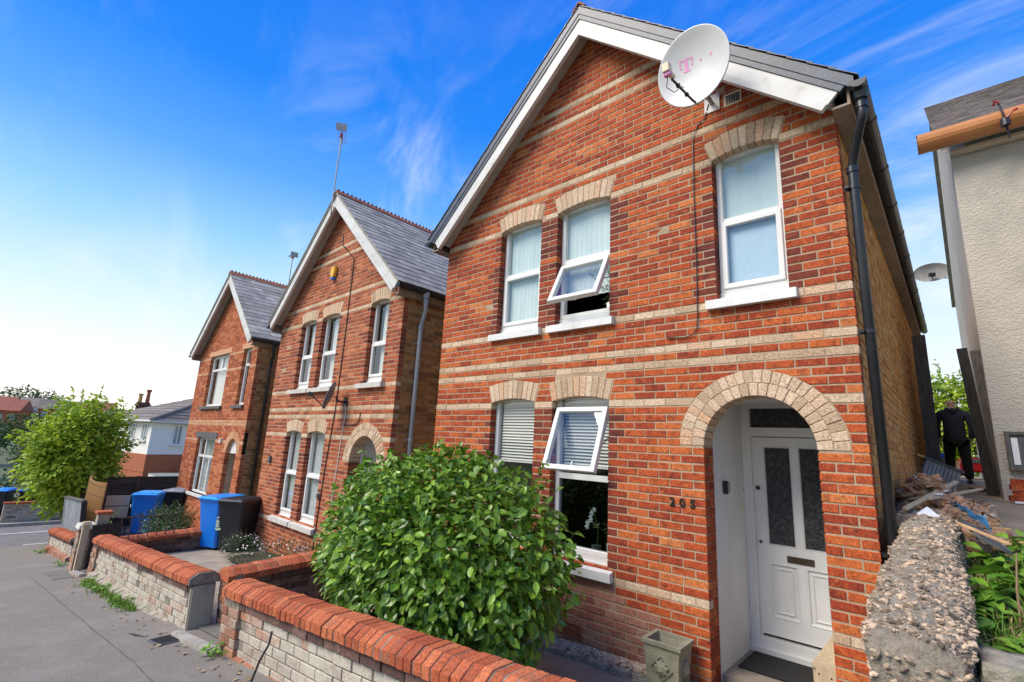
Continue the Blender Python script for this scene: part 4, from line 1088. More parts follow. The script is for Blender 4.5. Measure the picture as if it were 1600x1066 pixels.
MB().tube([(0, -.02, .12), (-.04, -.04, .16), (-.05, .02, .12)], .014, 6).tube([(.05, -.05, -.15), (.11, -.07, -.08), (.16, -.05, -.06)], .014, 6).build('strap', M['carpaint'], ck)

def dish_mesh(R, depth, ry=1.08, n=40, rings=8, thick=.006):
    """offset reflector: shallow bowl opening towards local -y, with a rolled rim"""
    mb = MB(); V = []; F = []
    prof = [(R * i / rings, -depth * (i / rings) ** 2) for i in range(rings + 1)] + [(R + .008, -depth - .002), (R + .010, -depth + .010), (R + .002, -depth + .014)] + [(R * i / rings, -depth * (i / rings) ** 2 + thick + .004) for i in range(rings, -1, -1)]
    m = len(prof)
    for k in range(n):
        a = 2 * pi * k / n
        for r, y in prof: V.append((r * cos(a), y, r * ry * sin(a)))
    for k in range(n):
        k2 = (k + 1) % n
        for i in range(m - 1): F.append((k * m + i, k * m + i + 1, k2 * m + i + 1, k2 * m + i))
    return mb.add(V, F)
def flat_text(s, size, root, loc, rot, m, name, ext=.001, bold=0):
    c = bpy.data.curves.new(name, 'FONT'); c.body = s; c.size = size; c.extrude = ext; c.align_x = 'CENTER'; c.align_y = 'CENTER'; c.offset = bold
    o = bpy.data.objects.new(name, c); COL.objects.link(o); bpy.context.view_layer.update()
    me = bpy.data.meshes.new_from_object(o.evaluated_get(bpy.context.evaluated_depsgraph_get())); bpy.data.objects.remove(o)
    return link(name, me, m, root, loc, rot)
# big dish on the gable
def big_dish():
    root = thing('satellite_dish', 'large white satellite dish with pink letter T on the brick gable', 'satellite dish', (-1.02, 0, 5.44))
    MB().box(-.075, .075, -.014, -.002, -.095, .095).build('wall_plate', M['white'], root)
    for x in (-.055, .055):
        for z in (-.075, .075): MB().tube([(x, -.014, z), (x, -.022, z)], .008, 8).build('bolt', M['galv'], root)
    bc = Vector((.025, -.50, .055))
    MB().tube([(0, -.014, 0), (0, -.34, .03), (.02, -.46, .04)], .021, 12).build('wall_arm', M['galv'], root)
    face = (Matrix.Rotation(DISH_YAW, 3, 'Z') @ Matrix.Rotation(DISH_TILT, 3, 'X') @ Matrix.Rotation(DISH_ROLL, 3, 'Y'))
    e = face.to_euler()
    R_ = .335
    d = dish_mesh(R_, .07, 1.10).build('reflector', M['dish'], root, tuple(bc), e, smooth=True)
    bpy.context.view_layer.update()
    surf = lambda x, z: -.07 * (x * x + (z / 1.10) ** 2) / R_ ** 2 - .0025
    # pink T and two squares printed on the bowl: thin pieces following the curve
    def pr_(x0, x1, z0, z1, mname='print'):
        n = 4; V = []
        for i in range(n + 1):
            for j in range(n + 1):
                x = x0 + (x1 - x0) * i / n; z = z0 + (z1 - z0) * j / n; V.append((x, surf(x, z), z))
        return V, [(i * (n + 1) + j, (i + 1) * (n + 1) + j, (i + 1) * (n + 1) + j + 1, i * (n + 1) + j + 1) for i in range(n) for j in range(n)]
    cx, cz = -.075, .075; k = .95
    mb = MB()
    for r in ((-.068, .068, .052, .068), (-.068, -.052, .016, .052), (.052, .068, .016, .052), (-.016, .016, -.052, .052), (-.036, .036, -.068, -.052), (-.066, -.044, -.022, .000), (.044, .066, -.022, .000)):
        mb.add(*pr_(cx + r[0] * k, cx + r[1] * k, cz + r[2] * k, cz + r[3] * k))
    lg = mb.build('logo', M['magenta'], d)
    for q in (.125, .225): MB().add(*pr_(cx + q, cx + q + .022, cz - .022, cz)).build('logo_dot', M['magenta'], d)
    # feed arm from the foot of the bowl, and its head
    lp = Vector((-.10, -.36, -.15))
    MB().tube([(0, -.02, -R_ * 1.06), (-.01, -.10, -R_ * 1.06), (-.095, -.335, -.20)], .011, 8).build('feed_arm', M['rust'], d)
    for t in (.3, .7): MB().rbox(Vector((-.01 - .085 * t, -.10 - .235 * t, -R_ * 1.06 + (R_ * 1.06 - .20) * t)), (.03, .03, .03), Matrix.Rotation(.9, 3, 'X')).build('clip', M['blackpl'], d)
    h = MB().tube([lp + Vector((0, .07, -.01)), lp + Vector((0, -.02, .0))], .026, 14).box(lp.x - .03, lp.x + .03, -.44, -.37, lp.z - .015, lp.z + .06).build('feed_head', M['cream'], d); 
    MB().box(lp.x - .031, lp.x + .031, -.425, -.375, lp.z - .048, lp.z - .016).build('feed_base', M['magenta'], d)
    MB().tube([lp + Vector(t_) for t_ in ((0, -.04, -.048), (-.02, -.04, -.15), (.02, .02, -.19), (.07, .08, -.13), (.065, .13, -.12))], .004, 6).build('lead', M['blackpl'], d)
    MB().box(-.05, .05, .012, .075, -.06, .06).build('back_bracket', M['galv'], d)
    return root
DISH_YAW, DISH_TILT, DISH_ROLL = -.036, .151, 0.
big_dish()
# cable from the dish down the wall
cb = tag(MB().tube([(-1.05, -.02, 5.44), (-1.10, -.012, 5.30), (-1.17, -.012, 5.26), (-1.225, -.012, 5.14), (-1.235, -.012, 4.5), (-1.23, -.012, 3.8), (-1.235, -.012, 3.22), (-1.245, -.014, 3.10), (-1.29, -.014, 3.035), (-1.37, -.013, 3.02), (-1.55, -.012, 3.035)], .0055, 6).build('cable', M['blackpl']), 'thin black cable running from the big white dish down the brick front', 'cable')
# vent grille, air brick, house number
v = ring_frame(MB(), -.905, -.735, 5.335, 5.475, .018, -.016, -.002).build('vent', M['cream'], h1)
for i in range(7): MB().box(-.888 + i * .0225, -.878 + i * .0225, -.010, -.003, 5.355, 5.455).build('louvre', M['galv'], v)
MB().box(-.888, -.752, -.003, .02, 5.352, 5.458).build('backing', M['stone'], v)
ab = ring_frame(MB(), -2.73, -2.50, .055, .195, .018, -.012, .004).build('air_brick', M['terra'], h1)
for i in range(6): MB().box(-2.712 + i * .0335, -2.700 + i * .0335, -.008, .004, .072, .178).build('bar', M['terra'], ab)
for i in range(3): MB().box(-2.712, -2.518, -.007, .003, .088 + i * .03, .097 + i * .03).build('bar', M['terra'], ab)
MB().box(-2.712, -2.518, .004, .006, .072, .178).build('backing', M['dark'], ab)
for i, ch in enumerate('205'):
    flat_text(ch, .105, h1, (-1.525 + i * .094, -.010, 1.485), (pi / 2, 0, 0), M['blackpl'], 'house_number', .005, .002)
# the ghost ring of old paint and the small fittings in the porch
kb = thing('key_safe', 'small black key safe on the white porch wall', 'key safe', (-1.22, .46, 1.63))
o = MB().box(.001, .045, -.035, .035, -.06, .06).build('body', M['blackpl'], kb); bevel(o, .01, 2)
o = MB().box(.0455, .052, -.026, .026, -.045, .045).build('cover', M['galv'], kb); bevel(o, .004)
db = MB().box(-1.219, -1.206, .975, .998, 1.56, 1.64).build('bell_push', M['whitepaint'], h1); MB().box(-1.2055, -1.2005, .980, .993, 1.59, 1.61).build('button', M['galv'], db)
db = MB().box(-1.219, -1.209, .975, .998, 1.38, 1.45).build('bell_push', M['cream'], h1)

# ------------------------------------------------------------------ things round the porch
mt = tag(MB().box(-1.17, -.58, .50, .98, .096, .112).build('doormat', M['rubber']), 'black ribbed doormat in front of the white door', 'doormat')
bx = thing('timber_box', 'short raw timber box against the right side of the porch', 'timber', (-.45, .62, .095))
MB().box(-.075, .085, -.43, .36, .285, .31).build('top_board', M['paletimber'], bx); MB().box(-.072, -.05, -.41, .35, 0, .284).build('side_board', M['paletimber'], bx)
MB().box(-.05, .085, -.43, -.405, 0, .284).build('end_board', M['paletimber'], bx)
for x, z in ((-.03, .25), (.05, .24), (-.03, .06), (.05, .05)): MB().tube([(x, -.43, z), (x, -.434, z)], .006, 8).build('screw', M['iron'], bx)
def planter():
    root = thing('planter', 'square stone planter with a lion head in a diamond beside the porch', 'planter', (-1.495, -.215, .055), (0, 0, .03))
    b, t = .128, .160; H = .315
    mb = MB()
    def ring(w_, z): return [(-w_, -w_ * .92, z), (w_, -w_ * .92, z), (w_, w_ * .92, z), (-w_, w_ * .92, z)]
    V = ring(b, 0) + ring(t - .008, H) + ring(t - .03, H) + ring(t - .045, H - .07)
    mb.add(V, [(3, 2, 1, 0)] + [(a + i, a + (i + 1) % 4, a + 4 + (i + 1) % 4, a + 4 + i) for a in (0, 4, 8) for i in range(4)] + [(12, 13, 14, 15)])
    mb.build('body', M['caststone'], root)
    rm = MB(); q = t + .008
    V = ring(t - .006, H - .005) + ring(q, H + .004) + ring(q, H + .032) + ring(t - .028, H + .034) + ring(t - .03, H - .02)
    rm.add(V, [(a + i, a + (i + 1) % 4, a + 4 + (i + 1) % 4, a + 4 + i) for a in (0, 4, 8, 12) for i in range(4)]).build('rim', M['caststone'], root)
    MB().box(-t + .046, t - .046, -.105, .105, H - .075, H - .055).build('soil', M['earth'], root)
    for rz, off in ((0, .92), (pi / 2, 1.0)):
        # diamond frame and a lion's face in relief: mane, brow, muzzle
        rt = Matrix.Rotation(rz, 4, 'Z'); dd = .095; w_ = .146 * off
        fm = MB(); tilt = lambda p: rt @ Vector((p[0], -w_ - (p[2] - H / 2) * .09 * off + p[1], p[2]))
        for (a, c) in (((0, -dd), (dd, 0)), ((dd, 0), (0, dd)), ((0, dd), (-dd, 0)), ((-dd, 0), (0, -dd))):
            k = .91
            Q = [(a[0], a[1]), (c[0], c[1]), (c[0] * k, c[1] * k), (a[0] * k, a[1] * k)]
            fm.hexa([tilt((x, .01, z + H / 2)) for x, z in Q] + [tilt((x, -.008, z + H / 2)) for x, z in Q])
        fo = fm.build('ornament', M['caststone'], root, recalc=True)
        bm = bmesh.new(); bmesh.ops.create_icosphere(bm, subdivisions=4, radius=1)
        for v_ in bm.verts:
            x, y, z = v_.co; r = 1.0
            if abs(y) < .75: r += .16 * sin(9 * atan2(z, x)) * (1 - y * y)
            f = max(0, -y)
            ez = lambda cx, cz, s: math.exp(-((x - cx) ** 2 + (z - cz) ** 2) / s)
            dep = .55 * f + f * (.5 * ez(0, -.22, .05) + .22 * ez(0, .1, .05) + .2 * ez(.28, .26, .03) + .2 * ez(-.28, .26, .03) - .3 * ez(.2, .1, .012) - .3 * ez(-.2, .1, .012) + .2 * ez(.15, -.3, .02) + .2 * ez(-.15, -.3, .02) - .3 * ez(0, -.47, .012))
            v_.co = Vector((x * r * .056, -dep * .036, z * r * .062))
        for v_ in bm.verts: v_.co = tilt((v_.co.x, v_.co.y - .001, v_.co.z + H / 2))
        me = bpy.data.meshes.new('lion_head'); bm.to_mesh(me); bm.free(); me.polygons.foreach_set('use_smooth', [True] * len(me.polygons))
        link('lion_head', me, M['caststone'], fo)
planter()
# gravel margin along the front with its edging stones
def stones(n, area, rng, smin, smax, m, name, hz, flat=.6, parent=None):
    base = []
    for i in range(6):
        bm = bmesh.new(); bmesh.ops.create_icosphere(bm, subdivisions=1, radius=1)
        for v_ in bm.verts: v_.co *= 1 + .22 * noise.noise(v_.co * 1.7 + Vector((i * 9, 0, 0)))
        base.append(([v_.co.copy() for v_ in bm.verts], [tuple(w_.index for w_ in f.verts) for f in bm.faces])); bm.free()
    mb = MB()
    for _ in range(n):
        x, y = area(rng); s = rng.uniform(smin, smax); V, F = base[rng.randrange(6)]
        R3 = Matrix.Rotation(rng.uniform(0, 6.3), 3, 'Z') @ Matrix.Rotation(rng.gauss(0, .4), 3, 'X')
        c = Vector((x, y, hz(x, y) + s * flat * .45)); mb.add([c + R3 @ Vector((p.x * s * rng.uniform(.9, 1.3), p.y * s, p.z * s * flat)) for p in V], F)
    o = mb.build(name, m, parent, smooth=False); o['kind'] = 'stuff'; return o
stones(1500, lambda r: (r.uniform(-3.2, -1.62), -.02 - abs(r.gauss(0, .10)) - .01), random.Random(3), .009, .017, M['gravel'], 'gravel', lambda x, y: gz1(x, y) + .012)
ed = thing('edging', 'row of grey edging stones holding the gravel along the brick front', 'edging', (-3.2, -.30, gz1(-3.2, -.3)))
x = 0; rg = random.Random(5)
while x < 1.75:
    l = rg.uniform(.20, .26)
    o = MB().hexa([(x, -.06, -.05 + .048 * x), (x + l - .012, -.06, -.05 + .048 * (x + l)), (x + l - .012, .05, -.05 + .048 * (x + l)), (x, .05, -.05 + .048 * x), (x + .008, -.05, .035 + .048 * x), (x + l - .02, -.05, .035 + .048 * (x + l)), (x + l - .02, .045, .04 + .048 * (x + l)), (x + .008, .045, .04 + .048 * x)]).build('stone', M['graystone'], ed)
    bevel(o, .01, 2); o.location = (0, rg.gauss(0, .008), 0); x += l

# ------------------------------------------------------------------ rough stone wall on the right
def rough_wall():
    root = thing('stone_wall', 'thick rough flint and concrete wall between the porch and the terrace', 'stone wall', (.27, -1.75, .3))
    # cross-section swept from front to back, displaced by noise, ragged front end
    V = []; F = []; ny, na = 74, 46; Lw = 2.25
    for j in range(ny + 1):
        t = j / ny; y = -.0 + Lw * t; top = .94 + .165 * y - .05 * max(0, t - .9) * 10 * .3
        hw = .165 + .015 * sin(t * 7)
        cx = .0 - .01 * t
        for i in range(na + 1):
            a = i / na
            # profile: up the left side, over a rounded top, down the right side
            if a < .3: p = (-hw - .03 * (1 - a / .3), -.35 + (top - .10 + .35) * a / .3)
            elif a < .7: 
                b = (a - .3) / .4; ang = pi - pi * b; p = (hw * cos(ang) * (1.0), top - .10 + .10 * sin(ang) ** .7)
            else: p = (hw + .03 * (a - .7) / .3, top - .10 - (top - .10 + .35) * (a - .7) / .3)
            q = Vector((cx + p[0], y, p[1]))
            dsp = .042 * noise.fractal(q * 6.5, .8, 2.1, 4) + .016 * noise.noise(q * 22)
            dr = Vector((p[0], 0, (p[1] - (top - .25)) * .8)); dr = dr.normalized() if dr.length > 0 else dr
            q = q + dr * dsp + (Vector((0, .03 * noise.noise(q * 9), 0)) if j == 0 else Vector((0, 0, 0)))
            V.append(q)
    for j in range(ny):
        for i in range(na): F.append((j * (na + 1) + i, (j + 1) * (na + 1) + i, (j + 1) * (na + 1) + i + 1, j * (na + 1) + i + 1))
    # front end closed by a bulging fan
    n0 = len(V); 
    for r, yy in ((.75, -.012), (.4, -.022)):
        for i in range(na + 1):
            p = V[i]; c = Vector((0, 0, .35)); q = c + (Vector((p.x, 0, p.z)) - c) * r; q.y = yy + .03 * noise.fractal(q * 8, .8, 2, 4); V.append(q)
    V.append(Vector((0, -.02, .35)))
    for a, b in ((0, n0), (n0, n0 + na + 1)):
        for i in range(na): F.append((a + i, a + i + 1, b + i + 1, b + i))
    for i in range(na): F.append((n0 + na + 1 + i, n0 + na + 2 + i, len(V) - 1))
    MB().add(V, F).build('core', M['stonewall'], root, smooth=True)
    # flints and brick chips standing proud of the weathered top
    rg = random.Random(8); big = 0
    def chip(c, s, m, nm):
        bm = bmesh.new(); bmesh.ops.create_icosphere(bm, subdivisions=1, radius=1)
        sd_ = rg.uniform(0, 90)
        for v_ in bm.verts: v_.co *= 1 + .3 * noise.noise(v_.co * 1.4 + Vector((sd_, 0, 0)))
        R3 = Matrix.Rotation(rg.uniform(0, 6.3), 3, 'Z') @ Matrix.Rotation(rg.gauss(0, .4), 3, 'Y')
        V_ = [c + R3 @ Vector((v_.co.x * s * 1.5, v_.co.y * s, v_.co.z * s * .65)) for v_ in bm.verts]; F_ = [tuple(w_.index for w_ in f.verts) for f in bm.faces]; bm.free()
        return V_, F_
    rest = MB(); n = 0
    for _ in range(7500):
        j = rg.uniform(0, ny - .01); a_ = rg.uniform(.06, .94) if rg.random() < .25 else rg.uniform(.27, .73)
        i = a_ * na; j0, i0 = int(j), min(na - 1, int(i)); fj, fi = j - j0, i - i0
        g = lambda jj, ii: Vector(V[jj * (na + 1) + ii])
        c = g(j0, i0).lerp(g(j0, i0 + 1), fi).lerp(g(j0 + 1, i0).lerp(g(j0 + 1, i0 + 1), fi), fj)
        if noise.noise(c * 5.5) > .22 and rg.random() < .85: continue
        s = min(.034, abs(rg.gauss(.0, .0052)) + .0036)
        if s > .0160 and n < 260:
            V_, F_ = chip(c, s, None, ''); MB().add(V_, F_).build('flint', M['pebble'], root); n += 1
        else: rest.add(*chip(c, min(s, .0160), None, ''))
    for _ in range(90):     # end face
        c = Vector((rg.uniform(-.17, .17), -.012, rg.uniform(.45, .86))); rest.add(*chip(c, rg.uniform(.008, .02), None, ''))
    rest.build('flint_bed', M['pebble'], root, kind='stuff')
    # squared blocks under the broken end
rough_wall()
def block_wall():
    root = thing('stone_wall', 'low wall of squared grey blocks under the weedy terrace', 'stone wall', (.455, -1.62, .3))
    rg = random.Random(9)
    def block(x0, x1, z0, z1, y0=-.0, y1=.30, k=1.):
        bm = bmesh.new(); bmesh.ops.create_cube(bm, size=1); bmesh.ops.subdivide_edges(bm, edges=bm.edges, cuts=5, use_grid_fill=True)
        for v_ in bm.verts:
            c = v_.co.copy(); m_ = max(abs(c.x), abs(c.y), abs(c.z)); r = c.length
            c = c * (1 - .16 * max(0, r - .62))
            p = Vector(((x0 + x1) / 2 + c.x * (x1 - x0), (y0 + y1) / 2 + c.y * (y1 - y0), (z0 + z1) / 2 + c.z * (z1 - z0)))
            d_ = .016 * noise.fractal(p * 9 + Vector((x0 * 7, 0, 0)), .8, 2, 4); v_.co = p + c.normalized() * d_
        me = bpy.data.meshes.new('block'); bm.to_mesh(me); bm.free(); me.polygons.foreach_set('use_smooth', [True] * len(me.polygons))
        link('block', me, M['graystone'], root, (0, 0, 0), (0, 0, 0))
    x = 0.0
    for l in (.52, .46, .5, .48, .5, .46, .5):
        block(x, x + l, .73, .87); 
        block(x + .02, x + l * .55, .55, .725, .02); block(x + l * .57, x + l, .53, .725, .03)
        block(x - .05, x + l * .45, .30, .54, .03); block(x + l * .47, x + l + .02, .28, .54, .02); block(x, x + l, .02, .28, .02)
        x += l + .012
    MB().box(.01, 3.4, .05, .28, -.2, .8).build('core', M['mortar_old'], root)
block_wall()
# ------------------------------------------------------------------ the alley: rubble, leaning timbers, man, bush
def rubble():
    rg = random.Random(21); root = thing('rubble_heap', 'heap of broken wood, brick and plaster behind the rough stone wall', 'rubble', (.32, 1.4, tz(.32, 1.4) - .05))
    hump = lambda x, y: .40 * math.exp(-((x + .10) / .26) ** 2 - ((y - .2) / .8) ** 2)
    n_ = 16; V = [((-.34 + .72 * i / n_), (-.8 + 2.4 * j / n_), hump(-.34 + .72 * i / n_, -.8 + 2.4 * j / n_) * .9 + tz(.3, 1.4 - .8 + 2.4 * j / n_) - tz(.32, 1.4) + .03 + .02 * noise.noise(Vector((i, j, 0)) * .8)) for j in range(n_ + 1) for i in range(n_ + 1)]
    MB().add(V, [(j * (n_ + 1) + i, j * (n_ + 1) + i + 1, (j + 1) * (n_ + 1) + i + 1, (j + 1) * (n_ + 1) + i) for j in range(n_) for i in range(n_)]).build('dust', M['rubbledust'], root, smooth=True)
    def pos():
        y = rg.uniform(-.75, 1.5); x = rg.gauss(.0, .17)
        x = max(-.30, min(.34, x)) + (.12 * (y < 0))
        h = hump(x, y)
        return x, y, h
    kinds = [('brick_piece', 'rubblebrick', 260), ('wood_piece', 'rubblewood', 280), ('plaster_piece', 'plaster', 50)]
    for nm, mk, n in kinds:
        for i in range(n):
            x, y, h = pos(); z = h * rg.uniform(.85, 1.05) + .01 + tz(.3, 1.4 + y) - tz(.32, 1.4) + .05
            if nm == 'wood_piece': d = (rg.uniform(.06, .20), rg.uniform(.012, .035), rg.uniform(.008, .02))
            elif nm == 'brick_piece': d = (rg.uniform(.04, .12), rg.uniform(.03, .08), rg.uniform(.02, .05))
            else: d = (rg.uniform(.04, .12), rg.uniform(.03, .09), rg.uniform(.008, .025))
            R3 = (Matrix.Rotation(rg.uniform(0, 6.3), 3, 'Z') @ Matrix.Rotation(rg.gauss(0, .35), 3, 'X') @ Matrix.Rotation(rg.gauss(0, .35), 3, 'Y'))
            mb = MB(); q = []
            for sx, sy, sz in ((-1, -1, -1), (1, -1, -1), (1, 1, -1), (-1, 1, -1), (-1, -1, 1), (1, -1, 1), (1, 1, 1), (-1, 1, 1)):
                q.append(R3 @ Vector((sx * d[0] / 2 * rg.uniform(.7, 1.1), sy * d[1] / 2 * rg.uniform(.7, 1.1), sz * d[2] / 2)))
            mb.hexa(q).build(nm, M[mk], root, (x, y, z))
    return root
rubble()
def strip(name, label, cat, a, b, w_, t_, m, roll=0.):
    a, b = Vector(a), Vector(b); d = b - a; c = (a + b) / 2
    R3 = d.to_track_quat('X', 'Z').to_matrix() @ Matrix.Rotation(roll, 3, 'X')
    o = MB().rbox(Vector((0, 0, 0)), (d.length, w_, t_), R3).build(name, m, None, tuple(c)); tag(o, label, cat); return o
g_l = 'loose laths on the rubble'
strip('lath', 'long pale lath lying across the rubble towards the rough wall', 'lath', (.14, .35, 1.60), (.44, 2.1, 1.79), .035, .014, M['paletimber'], .3)
strip('lath', 'upper thin lath crossing the rubble towards the alley', 'lath', (.26, .9, 1.66), (.62, 2.7, 1.72), .03, .014, M['paletimber'], .2)
strip('lath', 'thin reddish lath pointing at the weeds below the blue sheet', 'lath', (.33, .55, 1.56), (.66, .02, 1.47), .025, .012, M['rubblewood'])
bs = MB(); V = []; rg = random.Random(3)
for i in range(9):
    for j in range(4):
        V.append((.41 + .022 * i + rg.gauss(0, .006), 1.35 - .15 * i + rg.gauss(0, .006), 1.60 - .008 * i + .035 * j * (1 if j < 2 else .4) + rg.gauss(0, .008) + .015 * sin(i * 2.2)))
tag(bs.add(V, [(i * 4 + j, i * 4 + j + 1, i * 4 + j + 5, i * 4 + j + 4) for i in range(8) for j in range(3)]).build('plastic_sheet', M['tarp']), 'crumpled blue plastic sheet on the rubble beside the alley', 'plastic sheet')
strip('slate_slab', 'dark grey slab lying at the foot of the rubble above the weeds', 'slab', (.50, .75, 1.50), (.60, .10, 1.44), .17, .018, M['stone'], -.5)
strip('tile_piece', 'white triangular plaster board piece on the rough wall end', 'board piece', (.245, .20, 1.555), (.30, .32, 1.60), .09, .012, M['white'], .8)
# ribbed grey panel propped on the heap
rp = thing('ribbed_panel', 'grey ribbed panel leaning with yellow edged top behind the rubble', 'panel', (.17, 4.9, 1.56), (radians(-12), radians(24), radians(20)))
for i in range(9): MB().box(-.20 + i * .046, -.162 + i * .046, -.012, .012, 0, .42).build('rib', M['greywash'], rp)
MB().box(-.21, .22, .0125, .03, 0, .43).build('sheet', M['greywash'], rp); MB().box(-.25, .24, -.03, .035, .421, .455).build('top_rail', M['weatherwood'], rp); MB().box(-.33, -.25, -.03, .03, .42, .452).build('tip', M['yellowwood'], rp)
# timbers
fp = thing('timber_post', 'tall dark weathered timber post at the back corner of the brick house', 'timber post', (.10, 6.4, 1.5))
MB().box(-.02, .16, -.09, .09, 0, 2.65).build('post', M['weatherwood'], fp)
lp1 = thing('leaning_plank', 'black charred plank leaning against the rough cast house corner', 'plank', (.80, 5.55, 1.55), (radians(7), radians(-3), 0))
MB().box(-.07, .05, -.03, .03, 0, 2.15).build('plank', M['blackwood'], lp1)
lp2 = thing('leaning_plank', 'flaking grey plank leaning next to the black plank', 'plank', (.905, 5.05, 1.55), (radians(5), radians(-3), 0))
MB().box(-.05, .09, -.028, .028, 0, 2.02).build('plank', M['weatherwood'], lp2)
strip('timber_offcut', 'short dark offcut lying on the alley by the black plank', 'timber', (.56, 5.75, 1.62), (.86, 5.55, 1.62), .09, .05, M['blackwood'])
bstk = thing('brick_stack', 'small stack of loose red bricks under the meter box', 'brick stack', (1.03, 4.38, tz(1, 4.4) - .03))
rg = random.Random(2)
for i in range(8):
    MB().rbox(Vector((0, 0, 0)), (.215, .10, .065), Matrix.Rotation(rg.gauss(0, .15), 3, 'Z')).build('brick', M['brick'], bstk, (rg.gauss(.0, .02) + (.16 if i % 3 == 2 else 0), rg.gauss(0, .02), .034 + .067 * (i // 2)), (0, rg.gauss(0, .03), 0))
strip('board_piece', 'white board piece lying below the stack of loose bricks', 'board piece', (.93, 4.2, 1.55), (1.16, 4.18, 1.55), .12, .02, M['white'])

def skin_mesh(name, pts, edges, rad, m, parent=None, sub=2, root=0, seg=None):
    me = bpy.data.meshes.new(name); me.from_pydata([tuple(p) for p in pts], edges, []); o = bpy.data.objects.new(name, me); COL.objects.link(o)
    s_ = o.modifiers.new('s', 'SKIN'); s_.use_smooth_shade = True; s_.branch_smoothing = .4
    for i, v_ in enumerate(me.skin_vertices[0].data):
        r = rad[i]; v_.radius = r if isinstance(r, tuple) else (r, r); v_.use_root = (i == root)
    u_ = o.modifiers.new('u', 'SUBSURF'); u_.levels = sub; u_.render_levels = sub
    bpy.context.view_layer.update()
    e = bpy.data.meshes.new_from_object(o.evaluated_get(bpy.context.evaluated_depsgraph_get())); bpy.data.objects.remove(o)
    e.name = name; e.polygons.foreach_set('use_smooth', [True] * len(e.polygons)); e.materials.clear()
    return link(name, e, m, parent)
def man():
    P = thing('person', 'person in navy hoodie and black trousers walking away down the alley', 'person', (.465, 9.1, tz(.46, 9.1) - .045), (0, 0, radians(6)))
    # one continuous body from head to hands and feet (local: +y is forward, away from the street)
    pts = [(0, 0, .90), (0, .01, 1.10), (0, .0, 1.30), (0, .0, 1.42), (0, .03, 1.50), (0, .055, 1.60), (0, .06, 1.67),
           (-.19, -.01, 1.40), (-.27, -.02, 1.14), (-.25, .04, .90), (-.245, .06, .82),
           (.19, -.01, 1.40), (.27, -.02, 1.14), (.245, .06, .90), (.235, .09, .82),
           (-.10, 0, .86), (-.12, .02, .48), (-.13, -.03, .10), (-.13, .08, .03),
           (.10, 0, .86), (.115, .0, .48), (.12, -.06, .10), (.12, .05, .03)]
    ed_ = [(0, 1), (1, 2), (2, 3), (3, 4), (4, 5), (5, 6), (3, 7), (7, 8), (8, 9), (9, 10), (3, 11), (11, 12), (12, 13), (13, 14), (0, 15), (15, 16), (16, 17), (17, 18), (0, 19), (19, 20), (20, 21), (21, 22)]
    rad = [(.15, .11), (.15, .115), (.16, .11), (.10, .08), .058, (.078, .096), (.070, .085), .062, .045, .033, .036, .062, .045, .033, .036, .085, .055, .040, .035, .085, .055, .040, .035]
    body = skin_mesh('body', pts, ed_, rad, M['skin'], P)
    for sx in (-1, 1):           # fingers, half curled
        hx, hy, hz = (-.245, .06, .81) if sx < 0 else (.235, .09, .81)
        for i, (dy, ln) in enumerate(((-.028, .065), (-.009, .078), (.010, .074), (.028, .058))):
            MB().tube([(hx, hy + dy, hz - .015), (hx - sx * .004, hy + dy, hz - .015 - ln * .55), (hx - sx * .016, hy + dy + .006, hz - .015 - ln)], [.0095, .009, .007], 6).build('finger', M['skin'], body, smooth=True)
        MB().tube([(hx, hy + .025, hz + .02), (hx - sx * .02, hy + .05, hz - .01), (hx - sx * .025, hy + .05, hz - .04)], [.012, .010, .008], 6).build('thumb', M['skin'], body, smooth=True)
        MB().tube([(sx * .076, .045, 1.63), (sx * .088, .035, 1.635), (sx * .086, .04, 1.60)], [.016, .020, .012], 8).build('ear', M['skin'], body, smooth=True)
    for sx in (-1, 1): MB().tube([(sx * .03, .138, 1.625), (sx * .03, .146, 1.625)], .012, 10).build('eye', M['dark'], body)
    MB().tube([(0, .135, 1.63), (0, .165, 1.595)], [.010, .018], 8).build('nose', M['skin'], body); MB().box(-.028, .028, .138, .148, 1.553, 1.561).build('mouth', M['skin'], body)
    hp = [(0, -.005, .86), (0, 0, 1.05), (0, -.01, 1.24), (0, -.01, 1.40), (-.20, -.015, 1.385), (-.285, -.03, 1.15), (-.258, .03, .885), (.20, -.015, 1.385), (.285, -.03, 1.15), (.252, .05, .885), (0, .02, 1.475)]
    he = [(0, 1), (1, 2), (2, 3), (3, 4), (4, 5), (5, 6), (3, 7), (7, 8), (8, 9), (3, 10)]
    hr = [(.185, .15), (.19, .155), (.20, .15), (.14, .115), (.095, .09), .075, .055, (.095, .09), .075, .055, (.085, .08)]
    hd = skin_mesh('hoodie', hp, he, hr, M['hoodie'], P, root=1)
    skin_mesh('hood', [(-.10, -.02, 1.49), (-.05, -.105, 1.455), (.05, -.105, 1.455), (.10, -.02, 1.49), (0, -.125, 1.40)], [(0, 1), (1, 2), (2, 3), (1, 4), (4, 2)], [.042, .055, .055, .042, .045], M['hoodie'], hd)
    tp = [(0, 0, .92), (-.10, 0, .82), (-.125, .02, .48), (-.135, -.03, .08), (.10, 0, .82), (.12, -.005, .48), (.125, -.06, .08)]
    skin_mesh('trousers', tp, [(0, 1), (1, 2), (2, 3), (0, 4), (4, 5), (5, 6)], [(.17, .13), (.115, .12), .088, .078, (.115, .12), .088, .078], M['trousers'], P)
    for x, y in ((-.135, -.03), (.125, -.06)):
        skin_mesh('shoe', [(x, y - .055, .045), (x, y + .05, .05), (x, y + .18, .035)], [(0, 1), (1, 2)], [(.045, .045), (.048, .05), (.046, .034)], M['shoe'], P)
man()

